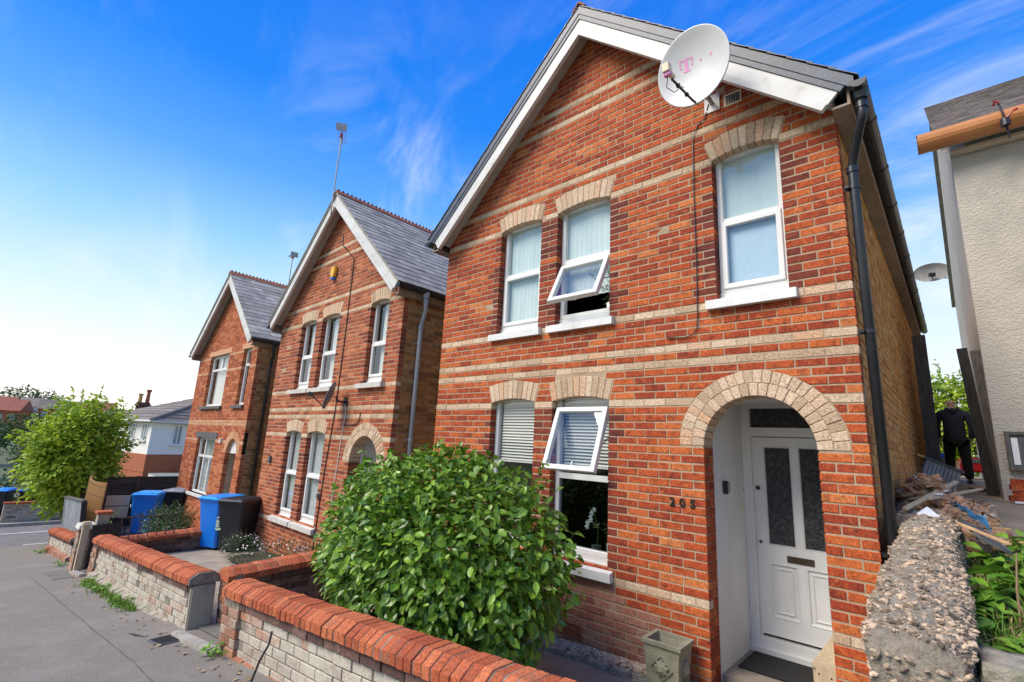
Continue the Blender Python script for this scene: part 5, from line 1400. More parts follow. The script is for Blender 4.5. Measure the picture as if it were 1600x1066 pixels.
def leaf_shape(l, w_, fold=.25, droop=.15):
    """a folded, pointed leaf of eight triangles"""
    V = [(0, 0, 0), (l * .35, 0, -.0), (l * .72, 0, -droop * l * .4), (l, 0, -droop * l)]
    for s in (1, -1): V += [(l * .18, s * w_ * .34, fold * w_ * .3), (l * .45, s * w_ * .5, fold * w_ * .5 - droop * l * .1), (l * .78, s * w_ * .30, fold * w_ * .25 - droop * l * .5)]
    F = []
    for b, s in ((4, 1), (7, -1)):
        q = [(0, 1, b), (1, b + 1, b), (1, 2, b + 2, b + 1), (2, 3, b + 2)]
        F += q if s > 0 else [tuple(reversed(t)) for t in q]
    return V, F
def orient(d, up, roll):
    d = d.normalized(); z = (up - d * up.dot(d)); z = z.normalized() if z.length > 1e-3 else d.orthogonal().normalized(); y = z.cross(d)
    R3 = Matrix((d, y, z)).transposed(); return R3 @ Matrix.Rotation(roll, 3, 'X')
def foliage(root, n, c, r, l0, w0, m, name='foliage', leafname='leaf', solo=0, rng=None, lump=.16, lf=2.2, shell=(.72, 1.0), down=.35, zmin=None, cut=None, sprigs=0, seed=0, twig=True, inner=.25, W=None, upz=.8, gaps=.0):
    rng = rng or random.Random(1); c = Vector(c); items = []
    W = W or root.matrix_basis
    def leaf_at(p, out, sc=1.):
        d = (out * rng.uniform(.3, 1) + Vector((rng.gauss(0, .6), rng.gauss(0, .6), rng.gauss(0, .4) - down)))
        if d.length < .05: d = Vector((1, 0, 0))
        l = l0 * rng.uniform(.5, 1.25) * sc
        R3 = orient(d, out * .8 + Vector((0, 0, upz)) + Vector((rng.gauss(0, .25), rng.gauss(0, .25), 0)), rng.gauss(0, .35))
        items.append((p, R3, l))
    k = 0
    while k < n:
        d = Vector((rng.gauss(0, 1), rng.gauss(0, 1), rng.gauss(0, 1))).normalized()
        f = 1 + lump * noise.fractal(d * lf + Vector((seed, 0, 0)), .9, 2.1, 3) 
        t = rng.uniform(*shell) if rng.random() > inner else rng.uniform(.35, shell[0])
        if gaps and noise.noise(d * 4.2 + Vector((seed + 5, 3, t * 2))) > .42 - gaps and t > .5: 
            if rng.random() < .8: k += 1; continue
        p = c + Vector((d.x * r[0], d.y * r[1], d.z * r[2])) * f * t
        k += 1
        if zmin is not None and p.z < zmin: continue
        if cut and cut(p): continue
        leaf_at(p, Vector((d.x / r[0], d.y / r[1], d.z / r[2])).normalized())
    stems = MB()
    for i in range(sprigs):
        d = Vector((rng.gauss(0, 1), rng.gauss(0, 1), abs(rng.gauss(0, 1)) * .9 + .1)).normalized()
        f = 1 + lump * noise.fractal(d * lf + Vector((seed, 0, 0)), .9, 2.1, 3)
        p = c + Vector((d.x * r[0], d.y * r[1], d.z * r[2])) * f * .92; o = (d + Vector((0, 0, .5))).normalized(); ln = l0 * rng.uniform(1.5, 4)
        e = p + o * ln; stems.tube([p, e], [.004, .002], 4, False)
        for j in range(int(ln / l0 * 2.4) + 2): leaf_at(p + o * ln * rng.uniform(.2, 1), (o + Vector((rng.gauss(0, .5), rng.gauss(0, .5), 0))).normalized(), .8)
    score = []
    for p, R3, l in items:
        q = W @ p; dd = in_view(q, 1.0)
        view = (q - CAM).normalized(); nrm = R3 @ Vector((0, 0, 1)); of = (p - c); of = of.normalized() if of.length > 0 else of
        score.append(0 if dd is None else l * l * abs(nrm.dot(view)) / dd ** 2 * (1 if of.dot(view) < -.2 else .05) * ((p - c).length > .6 * min(r)))
    idx = sorted(range(len(items)), key=lambda i: -score[i])[:solo] if solo else []
    sset = set(idx); rest = MB()
    shapes = [leaf_shape(1, w0 / l0 * rng.uniform(.85, 1.15), rng.uniform(.1, .5), rng.uniform(0, .3)) for _ in range(6)]
    lm = [MB().add(V, F).mesh(leafname) for V, F in shapes] if solo else None
    for i, (p, R3, l) in enumerate(items):
        s = rng.randrange(6)
        if i in sset:
            o = link(leafname, lm[s], m, root, tuple(p), tuple(R3.to_euler())); o.scale = (l, l, l)
        else:
            V, F = shapes[s]; rest.add([p + R3 @ (Vector(v_) * l) for v_ in V], F)
    o = rest.build(name, m, root); o['kind'] = 'stuff'
    if stems.v: 
        o = stems.build('twig', M['bark'], root); o['kind'] = 'stuff'
    return root
def branches(root, base, tips, r0, m=None, nm='trunk', rng=None):
    mb = MB(); rng = rng or random.Random(2)
    for t in tips:
        a, b = Vector(base), Vector(t); mid = a.lerp(b, .5) + Vector((rng.gauss(0, .05), rng.gauss(0, .05), .08)); mb.tube([a, a.lerp(mid, .5) + Vector((0, 0, .03)), mid, b], [r0, r0 * .8, r0 * .55, r0 * .2], 7)
    return mb.build(nm, m or M['bark'], root, smooth=True)
# round camellia bush in the front garden
cam_b = thing('camellia_bush', 'large round glossy green bush between the front wall and the brick house', 'bush', (-3.2, -1.42, -.03))
branches(cam_b, (0, 0, 0), [(.5, .1, 1.1), (-.5, .1, 1.0), (.1, -.4, 1.2), (-.1, .4, 1.3), (.9, 0, .9), (-.9, -.1, .8)], .035)
wallcut = lambda p: (p.y < -.93 and p.z < .62 + .06 * (p.x + 1.5)) or p.y > 1.32
foliage(cam_b, 17500, (.04, 0, 1.0), (1.42, .92, .90), .082, .050, M['camellia'], solo=300, rng=random.Random(4), lump=.09, zmin=.16, cut=wallcut, sprigs=26, down=.45, seed=3, gaps=.02, lf=1.9, inner=.34)
bud = MB(); rg = random.Random(5)
# tall shrub at the far corner
tr_ = thing('shrub_tree', 'tall bright green shrub overhanging the far end of the pavement', 'tree', (-18.35, -2.05, -1.15))
branches(tr_, (0, 0, 0), [(.3, .1, 2.2), (-.5, .2, 2.4), (.2, -.5, 2.0), (-.2, .5, 2.6), (.8, .3, 1.7), (-.8, -.3, 1.7)], .06)
foliage(tr_, 13000, (-.05, -.12, 2.1), (1.08, 1.12, 1.6), .15, .085, M['shrubleaf'], rng=random.Random(6), lump=.30, lf=2.4, sprigs=160, down=.1, seed=8, gaps=.05, shell=(.6, 1.0))
# hedge by the lower bins, daisies, roadside greenery
hd = thing('hedge', 'small dark hedge behind the lower blue wheelie bin', 'hedge', (-14.0, -.75, -.85))
branches(hd, (0, 0, 0), [(.3, 0, .5), (-.4, .1, .5)], .03)
foliage(hd, 2600, (0, 0, .44), (.85, .5, .44), .06, .034, M['darkleaf'], rng=random.Random(7), lump=.25, sprigs=60, seed=2, down=0)
def daisies(label, loc, rx, ry, rz, n, seed):
    d = thing('daisy_clump', label, 'flowers', loc, (0, 0, 0)); rg = random.Random(seed)
    foliage(d, n, (0, 0, rz * .55), (rx, ry, rz * .6), .035, .014, M['darkleaf'], rng=rg, lump=.3, sprigs=30, seed=seed, down=-.2, zmin=.0)
    mb = MB()
    for _ in range(int(n * .06)):
        q = Vector((rg.gauss(0, 1), rg.gauss(0, 1), abs(rg.gauss(0, 1)))).normalized(); c = Vector((q.x * rx * 1.06, q.y * ry * 1.06, rz * .55 + q.z * rz * .66)); R3 = orient(q.orthogonal(), q + Vector((0, 0, .4)), 0)
        V = [c + R3 @ Vector((.014 * cos(2 * pi * k / 7), .014 * sin(2 * pi * k / 7), .002)) for k in range(7)] + [c + R3 @ Vector((0, 0, .005))]
        mb.add(V, [(k, (k + 1) % 7, 7) for k in range(7)])
    o = mb.build('flower_head', M['petal'], d); o['kind'] = 'stuff'; return d
daisies('white flowering daisy clump at the corner by the black wheelie bin', (-9.55, -.62, gz2(-9.5, 0) - .0), .62, .32, .42, 1300, 11)
daisies('daisy clump under the white lower windows of the second house', (-8.25, -.45, gz2(-8.2, 0) + .05), .60, .28, .40, 1100, 12)
daisies('sparse daisy clump beside the round camellia bush', (-7.1, -.50, gz2(-7.1, 0) + .05), .5, .28, .42, 900, 14)
g2 = thing('hedge', 'green shrub behind the far brick wall across the road', 'hedge', (-25.5, -2.6, -1.9))
foliage(g2, 2600, (0, 0, 1.0), (1.6, 2.6, 1.15), .16, .09, M['farleaf'], rng=random.Random(9), lump=.3, sprigs=40, seed=5)
branches(g2, (0, 0, 0), [(.5, .5, 1.0), (-.5, -1, 1.0)], .06)
b2 = thing('garden_tree', 'bright leafy tree beyond the walking person at the end of the alley', 'tree', (.35, 15.6, 1.6))
branches(b2, (0, 0, 0), [(.3, 0, 1.8), (-.5, .1, 2.0), (.1, -.4, 2.2)], .06)
foliage(b2, 8000, (0, 0, 1.6), (1.6, 1.0, 1.45), .15, .09, M['shrubleaf'], rng=random.Random(10), lump=.3, sprigs=110, seed=6, gaps=.1)
# things stored at the end of the alley
gb = thing('storage_crate', 'grey plastic crate with junk behind the ribbed panel', 'crate', (.02, 10.9, 1.72))
MB().hexa([(-.22, -.2, 0), (.3, -.2, 0), (.3, .2, 0), (-.22, .2, 0), (-.26, -.23, .38), (.34, -.23, .38), (.34, .23, .38), (-.26, .23, .38)]).build('body', M['greypanel'], gb); MB().box(-.28, .36, -.25, .25, .381, .42).build('rim', M['greypanel'], gb)
for i, (x, mk) in enumerate(((-.1, 'rubblewood'), (.08, 'plaster'), (.22, 'bluepl'))): MB().rbox(Vector((0, 0, 0)), (.2, .14, .1), .3 * i).build('junk', M[mk], gb, (x, 0, .475))
rc = thing('toy_car', 'shiny red ride-on toy car standing beyond the walking person', 'toy car', (.78, 12.2, 1.74), (0, 0, .2))
o = MB().prism([(-.35, -.25, .10), (.35, -.25, .10), (.38, -.25, .24), (.15, -.25, .30), (.05, -.25, .44), (-.25, -.25, .46), (-.36, -.25, .30)], (0, .5, 0)).build('body', M['carpaint'], rc, recalc=True); bevel(o, .03, 2)
for x in (-.22, .22):
    for y in (-.26, .2): MB().tube([(x, y, .1), (x, y + .06, .1)], .1, 14).build('wheel', M['blackpl'], rc)
MB().box(-.2, .02, -.262, -.2605, .32, .42).build('window', M['stone'], rc)
# dish at the neighbour's back corner
sd2 = thing('satellite_dish', 'grey satellite dish seen edge low against the sky beside the rendered house', 'satellite dish', (.95, 13.8, 7.35))
d = dish_mesh(.42, .08, .62).build('reflector', M['greywash'], sd2, (-.50, -.25, .12), (radians(8), 0, radians(0)), smooth=True)
MB().tube([(0, .05, -.06), (-.3, -.1, -.03), (-.5, -.18, .04)], .016, 8).build('wall_arm', M['galv'], sd2); MB().rbox(Vector((-.5, -.42, -.0)), (.14, .10, .10), .3).build('feed_head', M['blackpl'], sd2); MB().tube([(-.5, -.25, -.10), (-.5, -.42, -.02)], .012, 6).build('feed_arm', M['blackpl'], sd2)

# ------------------------------------------------------------------ weeds and grass on the terrace, verge weeds
def blades(area, n, hmin, hmax, rng, m, name, hz, w_=.006, parent=None, lean=.5):
    mb = MB()
    for _ in range(n):
        x, y = area(rng); z = hz(x, y); h = rng.uniform(hmin, hmax); a = rng.uniform(0, 6.3); dx, dy = cos(a), sin(a); k = rng.uniform(.1, lean)
        p = [Vector((x, y, z - .01)), Vector((x + dx * h * k * .35, y + dy * h * k * .35, z + h * .6)), Vector((x + dx * h * k, y + dy * h * k, z + h * (1 - k * .35)))]
        s = Vector((-dy, dx, 0)) * w_
        mb.add([p[0] - s, p[0] + s, p[1] + s * .8, p[1] - s * .8, p[2]], [(0, 1, 2, 3), (3, 2, 4)])
    o = mb.build(name, m, parent); o['kind'] = 'stuff'; return o
tzg = lambda x, y: tz(x, y) - .07
blades(lambda r: (r.uniform(.44, 2.2), r.uniform(-1.3, 1.0)), 5200, .05, .16, random.Random(3), M['grass'], 'grass', tzg)
blades(lambda r: (r.uniform(.40, .75), r.uniform(-1.3, .6)), 500, .06, .22, random.Random(4), M['straw'], 'dry_grass', tzg, .004, None, 1.1)
def weed(label, loc, n, l, w_, h, seed, mk='weed', stem=True):
    rg = random.Random(seed); t = thing('weed', label, 'weed', loc); st = MB(); lv = MB()
    for i in range(n):
        a = rg.uniform(0, 6.3); hh = h * rg.uniform(.25, 1); r = rg.uniform(.02, .18) * (1 + h)
        tip = Vector((r * cos(a), r * sin(a), hh)); st.tube([(0, 0, -.02), (tip.x * .4, tip.y * .4, hh * .6), tip], [.004, .003, .002], 4, False)
        for j in range(3):
            V, F = leaf_shape(l * rg.uniform(.6, 1.2), w_ * rg.uniform(.7, 1.2), .3, .4); d = Vector((cos(a + (j - 1) * .9), sin(a + (j - 1) * .9), rg.uniform(-.1, .5)))
            R3 = orient(d, Vector((0, 0, 1)), rg.gauss(0, .3)); MB().add([R3 @ Vector(v_) for v_ in V], F).build('leaf', M[mk], t, tuple(tip * (1 - .15 * j)))
    st.build('stem', M[mk], t); return t
ws = [('broad leaved dock growing against the rough wall below the grey slab', (.52, -.35), 14, .15, .075, .26), ('tall dock with a dry brown stalk in the middle of the weeds', (.70, -.35), 14, .17, .085, .34), ('pale spreading weed next to the rough stone wall end', (.55, -.75), 12, .11, .06, .18), ('leafy weed rising above the grey block coping', (.66, -1.05), 12, .12, .06, .16), ('large leaved weed at the right edge of the terrace', (.86, -.1), 16, .18, .09, .30), ('dense weed near the blue plastic sheet', (.70, .25), 16, .13, .07, .28), ('low weed against the concrete of the alley', (.85, .65), 14, .13, .07, .24), ('feathery weed farther along the alley edge', (1.05, .35), 14, .14, .07, .32)]
for i, (lb, (x, y), n, l, w_, h) in enumerate(ws): weed(lb, (x, y, tz(x, y) - .07), n, l, w_, h, 30 + i)
for i, (x, y, h) in enumerate(((.63, -.55, .36), (.70, -.62, .40))):
    tag(MB().tube([(x, y, tz(x, y) - .07), (x + .01, y, tz(x, y) + h * .5), (x + .03, y + .02, tz(x, y) + h)], [.007, .006, .003], 6).build('dry_stalk', M['straw']), ['thick pinkish dry stalk standing in the terrace weeds', 'thin pale dry stalk bending beside the thick one'][i], 'stalk')
weed('small green weed rooted in the gap between rough wall and grey blocks', (.445, -1.66, 1.02), 7, .045, .035, .06, 50)
# along the foot of the walls
blades(lambda r: (r.uniform(-10.0, -7.0), -2.70 - abs(r.gauss(0, .07))), 700, .03, .11, random.Random(7), M['grass'], 'verge_grass', lambda x, y: zp(x))
vg = [('weed patch growing at the foot of the long streaked wall', (-8.9, -2.74), 16), ('second weed patch nearer the far gateway', (-9.8, -2.73), 14), ('small weed patch towards the rendered wall end', (-7.6, -2.73), 12), ('leafy weed in the gateway by the party wall', (-5.05, -2.30), 12), ('little weed at the corner of the near wall pier', (-4.45, -2.72), 7), ('yellowish weed under the far gate pier', (-12.9, -2.72), 10), ('ivy tuft at the far end of the short wall', (-16.3, -2.7), 12)]
for i, (lb, (x, y), n) in enumerate(vg): weed(lb, (x, y, zp(x)), n, .06, .04, .10 if i != 3 else .22, 60 + i)
mb = MB(); rg = random.Random(12); lv = []
for _ in range(150):
    x = rg.uniform(-12, -2.6); y = -2.66 - abs(rg.gauss(0, .16)); V, F = leaf_shape(rg.uniform(.03, .06), .03, .3, .2); R3 = orient(Vector((rg.gauss(0, 1), rg.gauss(0, 1), 0)), Vector((0, 0, 1)), rg.gauss(0, .3)); mb.add([Vector((x, y, zp(x) + .012)) + R3 @ Vector(v_) for v_ in V], F)
o = mb.build('fallen_leaves', M['straw']); o['kind'] = 'stuff'
tag(MB().tube([(-3.42, -2.80, zp(-3.4) + .02), (-3.40, -2.76, .32), (-3.38, -2.72, .42), (-3.40, -2.70, .50)], .008, 7).build('pipe_offcut', M['blackpl']), 'thin black pipe leaning on the pale bricks of the near front wall', 'pipe')
tag(MB().tube([(-5.9, -3.0, zp(-5.9) + .012), (-5.75, -2.98, zp(-5.75) + .02), (-5.6, -2.93, zp(-5.6) + .014)], [.004, .008, .003], 5).build('twig', M['bark']), 'bent twig lying on the pavement', 'twig')
# ------------------------------------------------------------------ wheelie bins and garden chair
def wheelie_bin(label, loc, rz, mb_, ml, numbers=None, badge=True, group=None):
    t = thing('wheelie_bin', label, 'wheelie bin', loc, (0, 0, rz), group)
    # local: front faces -y; body tapers downwards, hooked rim, domed lid with hinge at the back, two wheels
    V = []
    prof = [(.0, .215, .225, .0), (.02, .225, .235, .0), (.62, .262, .300, -.01), (.90, .280, .330, -.02), (.92, .292, .342, -.02), (.965, .292, .342, -.02)]
    for z, hx, hy, oy in prof:
        c = .035
        for x, y in ((-hx + c, -hy), (hx - c, -hy), (hx, -hy + c), (hx, hy - c), (hx - c, hy), (-hx + c, hy), (-hx, hy - c), (-hx, -hy + c)): V.append((x, y + oy, z + .03))
    F = [tuple(range(8))[::-1]] + [(a * 8 + i, a * 8 + (i + 1) % 8, a * 8 + 8 + (i + 1) % 8, a * 8 + 8 + i) for a in range(len(prof) - 1) for i in range(8)]
    o = MB().add(V, F).build('body', mb_, t); 
    # moulded recess rib on the front
    MB().hexa([(-.12, -.232, .1), (.12, -.232, .1), (.12, -.2, .1), (-.12, -.2, .1), (-.15, -.312, .72), (.15, -.312, .72), (.15, -.25, .72), (-.15, -.25, .72)]).build('front_rib', mb_, o)
    V = []
    for z, hx, y0, y1 in ((.985, .30, -.40, .35), (1.01, .305, -.405, .36), (1.045, .27, -.36, .34), (1.06, .20, -.26, .30)):
        c = .04
        for x, y in ((-hx + c, y0), (hx - c, y0), (hx, y0 + c), (hx, y1 - c), (hx - c, y1), (-hx + c, y1), (-hx, y1 - c), (-hx, y0 + c)): V.append((x, y, z + .012))
    F = [tuple(range(8))[::-1]] + [(a * 8 + i, a * 8 + (i + 1) % 8, a * 8 + 8 + (i + 1) % 8, a * 8 + 8 + i) for a in range(3) for i in range(8)] + [tuple(range(24, 32))]
    ld = MB().add(V, F).build('lid', ml, t)
    for s in (-1, 1): MB().rbox(Vector((s * .16, -.335, 1.063)), (.07, .03, .012), 0).build('lid_grip', M['stone'], ld)
    MB().tube([(-.24, .40, 1.0), (.24, .40, 1.0)], .016, 8).box(-.25, -.22, .33, .41, .98, 1.02).box(.22, .25, .33, .41, .98, 1.02).build('handle', mb_, t)
    for s in (-1, 1): MB().tube([(s * .23, .27, .10), (s * .29, .27, .10)], .10, 18).build('wheel', M['blackpl'], t)
    if badge:
        MB().prism([(.055 * cos(2 * pi * i / 16), -.300, .80 + .042 * sin(2 * pi * i / 16)) for i in range(16)][::-1], (0, -.022, 0)).build('badge', M['white'], o)
        MB().rbox(Vector((0, -.298, .70)), (.05, .025, .022), 0).build('badge', M['white'], o)
    if numbers:
        n = flat_text(numbers, .145, o, (-.245, -.292, .57), (pi / 2 - .085, pi / 2, 0), M['limeprint'], 'number_strip', .001, .005)
    return t
zb2 = gz2(-11, -.5)
wheelie_bin('blue wheelie bin standing beside the black bin between the brick houses', (-11.55, -.42, zb2), radians(24), M['bluepl'], M['bluelid'], badge=True)
wheelie_bin('black wheelie bin with pale numbers at the second house corner', (-11.0, -.24, zb2), radians(36), M['binblack'], M['binblack'], numbers='1203', badge=False)
wheelie_bin('blue wheelie bin in front of the dark fence by the garden chair', (-15.95, -.80, -.86), radians(62), M['bluepl'], M['bluelid'])
wheelie_bin('black wheelie bin with grey lid against the dark fence', (-16.55, .05, -.86), radians(48), M['binblack'], M['greypanel'])
wheelie_bin('left black wheelie bin with blue lid behind the far brick wall', (-24.1, -3.25, -1.46), radians(70), M['binblack'], M['bluelid'], badge=False)
wheelie_bin('right black wheelie bin with blue lid behind the far brick wall', (-24.0, -2.45, -1.46), radians(75), M['binblack'], M['bluelid'], badge=False)
ch = thing('garden_chair', 'beige garden chair seen from behind near the blue bin', 'chair', (-16.25, -1.40, -.86), (0, 0, radians(78)))
# local: the back faces -y
MB().hexa([(-.25, -.20, .44), (.25, -.20, .44), (.25, -.18, .44), (-.25, -.18, .44), (-.25, -.30, .98), (.25, -.30, .98), (.25, -.28, .98), (-.25, -.28, .98)]).build('backrest', M['sling'], ch)
MB().box(-.25, .25, -.18, .28, .42, .44).build('seat', M['sling'], ch)
for s in (-1, 1):
    MB().tube([(s * .265, -.36, 0), (s * .265, -.20, .42), (s * .265, -.30, 1.0)], .014, 8).build('leg', M['iron'], ch)
    MB().tube([(s * .265, .34, 0), (s * .265, .28, .64), (s * .265, -.22, .66)], .014, 8).build('leg', M['iron'], ch)
    MB().box(s * .265 - .025, s * .265 + .025, -.22, .28, .665, .685).build('armrest', M['white'], ch)
MB().tube([(-.28, -.245, .72), (.28, -.245, .72)], .012, 8).build('crossbar', M['iron'], ch)
# dark board fence behind
fc = thing('board_fence', 'dark brown board fence behind the garden chair and lower bins', 'fence', (-17.75, -1.95, -.95))
for i in range(5):
    MB().box(-.05, .05, i * 1.2 - .05, i * 1.2 + .05, 0, 1.42).build('post', M['fencewood'], fc)
for i in range(4):
    for j in range(9): MB().hexa([(-.03 , i * 1.2 + .052, .02 + j * .15), (.022, i * 1.2 + .052, .02 + j * .15), (.022, i * 1.2 + 1.148, .02 + j * .15), (-.03, i * 1.2 + 1.148, .02 + j * .15), (-.012, i * 1.2 + .052, .175 + j * .15), (.0, i * 1.2 + .052, .175 + j * .15), (.0, i * 1.2 + 1.148, .175 + j * .15), (-.012, i * 1.2 + 1.148, .175 + j * .15)]).build('board', M['fencewood'], fc)
    MB().box(-.04, .04, i * 1.2 + .052, i * 1.2 + 1.148, 1.376, 1.41).build('capping', M['fencewood'], fc)
# grey panel propped on the short wall, bamboo screen behind it
gp2 = thing('fence_panel', 'grey painted board panel leaning on the short front wall', 'fence panel', (-17.35, -2.26, -1.02), (radians(5), -radians(4), 0))
for i in range(8): MB().box(i * .365, i * .365 + .352, -.014, .010, .02, 1.0).build('board', M['greypanel'], gp2)
for z in (.12, .82): MB().box(0, 2.92, .0125, .04, z, z + .06).build('rail', M['greypanel'], gp2)
MB().box(-.01, 2.95, -.045, .045, 1.001, 1.035).build('cap', M['weatherwood'], gp2); MB().box(2.925, 3.0, -.05, .05, 0, 1.0).build('end_post', M['tarwood'], gp2)
bm_ = thing('bamboo_screen', 'curved bamboo screen standing behind the grey panel', 'screen', (-16.5, -2.02, -.80), (0, radians(3), 0))
for i in range(44):
    a = -1 + 2 * i / 43; x = .98 * a; y = .16 * a * a
    MB().tube([(x, y, 0), (x + .01, y, 1.30 + .05 * a * a)], .0225, 6).build('cane', M['bamboo'], bm_)
for z in (.2, .6, 1.0, 1.24): MB().tube([(.98 * (-1 + .2 * i), .16 * (-1 + .2 * i) ** 2 - .027, z) for i in range(11)], .005, 5).build('wire', M['rust'], bm_)
# potted plant on the gate pier side, loose boxes
pp = thing('flower_pot', 'grey pot with trailing leaves beside the garden chair', 'plant pot', (-14.4, -2.0, -.80))
MB().lathe([(.0, 0), (.10, 0), (.15, .26), (.165, .26), (.165, .30), (.13, .30), (.12, .27)], 18).build('pot', M['stone'], pp, smooth=False)
foliage(pp, 260, (0, 0, .45), (.22, .22, .2), .07, .03, M['weed'], rng=random.Random(5), sprigs=6)
fl = thing('grass_plant', 'spiky reddish garden plant behind the railing', 'plant', (-12.3, -1.55, -.78))
rg = random.Random(4)
for i in range(12):
    a = rg.uniform(0, 6.3); h = rg.uniform(.3, .62); k = rg.uniform(.05, .25); s = Vector((-sin(a), cos(a), 0)) * .012
    p = [Vector((0, 0, 0)), Vector((cos(a) * k * .4, sin(a) * k * .4, h * .6)), Vector((cos(a) * k, sin(a) * k, h))]
    MB().add([p[0] - s, p[0] + s, p[1] + s, p[1] - s, p[2]], [(0, 1, 2, 3), (3, 2, 4)]).build('blade', M['straw'] if i % 3 else M['weed'], fl)

# ------------------------------------------------------------------ fittings of the second house (own coordinates on its front)
c2, s2 = cos(-.0177), sin(-.0177)
def on2(x, y, z): return (-6.171 + c2 * x - s2 * y, .036 + s2 * x + c2 * y, -.492 + z)
al = thing('alarm_box', 'yellow alarm box with blue base on the second gable', 'alarm box', on2(-2.66, 0, 5.76), (0, 0, -.0177))
o = MB().prism([(-.10, -.075, -.02), (-.06, -.075, -.12), (.06, -.075, -.12), (.10, -.075, -.02), (.085, -.075, .12), (-.085, -.075, .12)], (0, .073, 0)).build('cover', M['yellow'], al, recalc=True); bevel(o, .015, 2)
MB().hexa([(-.055, -.07, -.155), (.055, -.07, -.155), (.055, -.004, -.155), (-.055, -.004, -.155), (-.06, -.07, -.123), (.06, -.07, -.123), (.06, -.004, -.123), (-.06, -.004, -.123)]).build('base', M['bluepl'], al)
sd3 = thing('satellite_dish', 'small dark dish on an arm between the floors of the second house', 'satellite dish', on2(-1.55, 0, 3.03), (0, 0, -.0177))
MB().box(-.06, .06, -.012, -.001, -.08, .08).build('wall_plate', M['iron'], sd3); MB().tube([(0, -.012, 0), (.0, -.16, .0), (-.02, -.20, .08)], .018, 8).build('wall_arm', M['iron'], sd3)
d = dish_mesh(.20, .04, 1.25).build('reflector', M['darkdish'], sd3, (-.06, -.27, .09), (radians(-18), 0, radians(-38)), smooth=True)
MB().tube([(0, .0, -.24), (-.0, -.30, -.12)], .010, 6).build('feed_arm', M['iron'], d); MB().rbox(Vector((0, -.33, -.10)), (.08, .09, .07), .0).build('feed_head', M['blackpl'], d)
def cable2(lab, pts, r, m): tag(MB().tube([on2(*p) for p in pts], r, 6).build('cable', m), lab, 'cable')
cable2('dark cable down the second house front from gable to bush', [(-1.95, -.27, 6.30), (-1.93, -.26, 6.1), (-1.90, -.015, 5.9), (-1.88, -.012, 4.4), (-1.90, -.013, 2.9), (-2.02, -.013, 1.8), (-2.10, -.012, .4)], .010, M['blackpl'])
cable2('pale cable dropping from the small dark dish', [(-1.52, -.03, 2.98), (-1.50, -.014, 2.85), (-1.60, -.012, 1.6), (-1.66, -.012, .2)], .007, M['whitepaint'])
cable2('short hooked black cable right of the small dark dish', [(-1.56, -.014, 2.62), (-1.3, -.014, 2.62), (-1.10, -.014, 2.63), (-1.0, -.014, 2.70), (-.98, -.014, 2.84)], .008, M['blackpl'])
for x, z in ((-5.22 + .55, 1.86), (-4.75, .55)): pass
o = MB().box(-4.62, -4.52, -.045, -.002, 1.78, 1.92).build('bell_box', M['stone'], h2)
o = MB().box(-4.90, -4.78, -.07, -.002, .26, .62).build('meter_box', M['stone'], h2)
o = MB().box(-2.36 + .2, -2.30 + .2, -.06, -.002, 1.30, 1.38).build('junction_box', M['greywash'], h2)
# aerials
def aerial(label, loc, hgt, ay, boom=.7):
    t = thing('aerial', label, 'aerial', loc, (0, 0, ay))
    MB().tube([(0, 0, 0), (0, 0, hgt)], .014, 8).build('mast', M['galv'], t); MB().tube([(-boom * .4, 0, hgt - .06), (boom * .6, 0, hgt - .02)], .010, 6).build('boom', M['galv'], t)
    for i in range(9):
        x = -boom * .35 + i * boom * .11; MB().tube([(x, -.10, hgt - .05 + .004 * i), (x, .10, hgt - .05 + .004 * i)], .005, 5).build('element', M['galv'], t)
    MB().rbox(Vector((-boom * .38, 0, hgt - .05)), (.02, .22, .16), 0).build('reflector', M['galv'], t); MB().rbox(Vector((.0, 0, hgt - .1)), (.06, .05, .08), 0).build('balun', M['carpaint'], t)
    return t
aerial('tall thin aerial at the apex of the second house roof', on2(-2.60, -.30, 6.95), 1.95, radians(150))
MB_ = MB().box(-.06, .06, -.05, .05, 0, .14); 
aerial('short aerial above the farthest brick house', (-15.0, 1.6, 6.3), 1.35, radians(170), .5)
aerial('small aerial left of the farthest brick roof', (-17.3, 1.9, 3.9), 2.35, radians(170), .5)
# pots and flowers on the window boards of the nearest house
def pot(label, loc, r, h, plant, seed):
    t = thing('flower_pot', label, 'plant pot', loc)
    MB().lathe([(0, 0), (r * .75, 0), (r, h), (r * .9, h), (r * .8, h * .85), (0, h * .85)], 18).build('pot', M['white'], t, smooth=True)
    foliage(t, plant, (0, 0, h + .09), (.06, .05, .12), .07, .02, M['darkleaf'], rng=random.Random(seed), sprigs=4, zmin=h)
    return t
MB().box(-2.93, -2.23, .168, .34, 3.45, 3.48).build('window_board', M['whitepaint'], h1); MB().box(-2.93, -2.23, .16, .34, .80, .83).build('window_board', M['whitepaint'], h1)
pot('white pot with upright plant under the open upstairs window', (-2.325, .225, 3.482), .05, .10, 60, 3)
pot('white pot inside the dark lower window', (-2.30, .24, .832), .06, .14, 40, 4)
orc = thing('orchid', 'white orchid spray behind the dark lower window glass', 'orchid', (-2.50, .26, .832))
MB().tube([(0, 0, 0), (.02, 0, .25), (-.03, 0, .42), (-.10, -.01, .47)], .004, 5).build('stem', M['weed'], orc); MB().lathe([(0, 0), (.045, 0), (.055, .09), (.0, .085)], 14).build('pot', M['stone'], orc)
rg = random.Random(3)
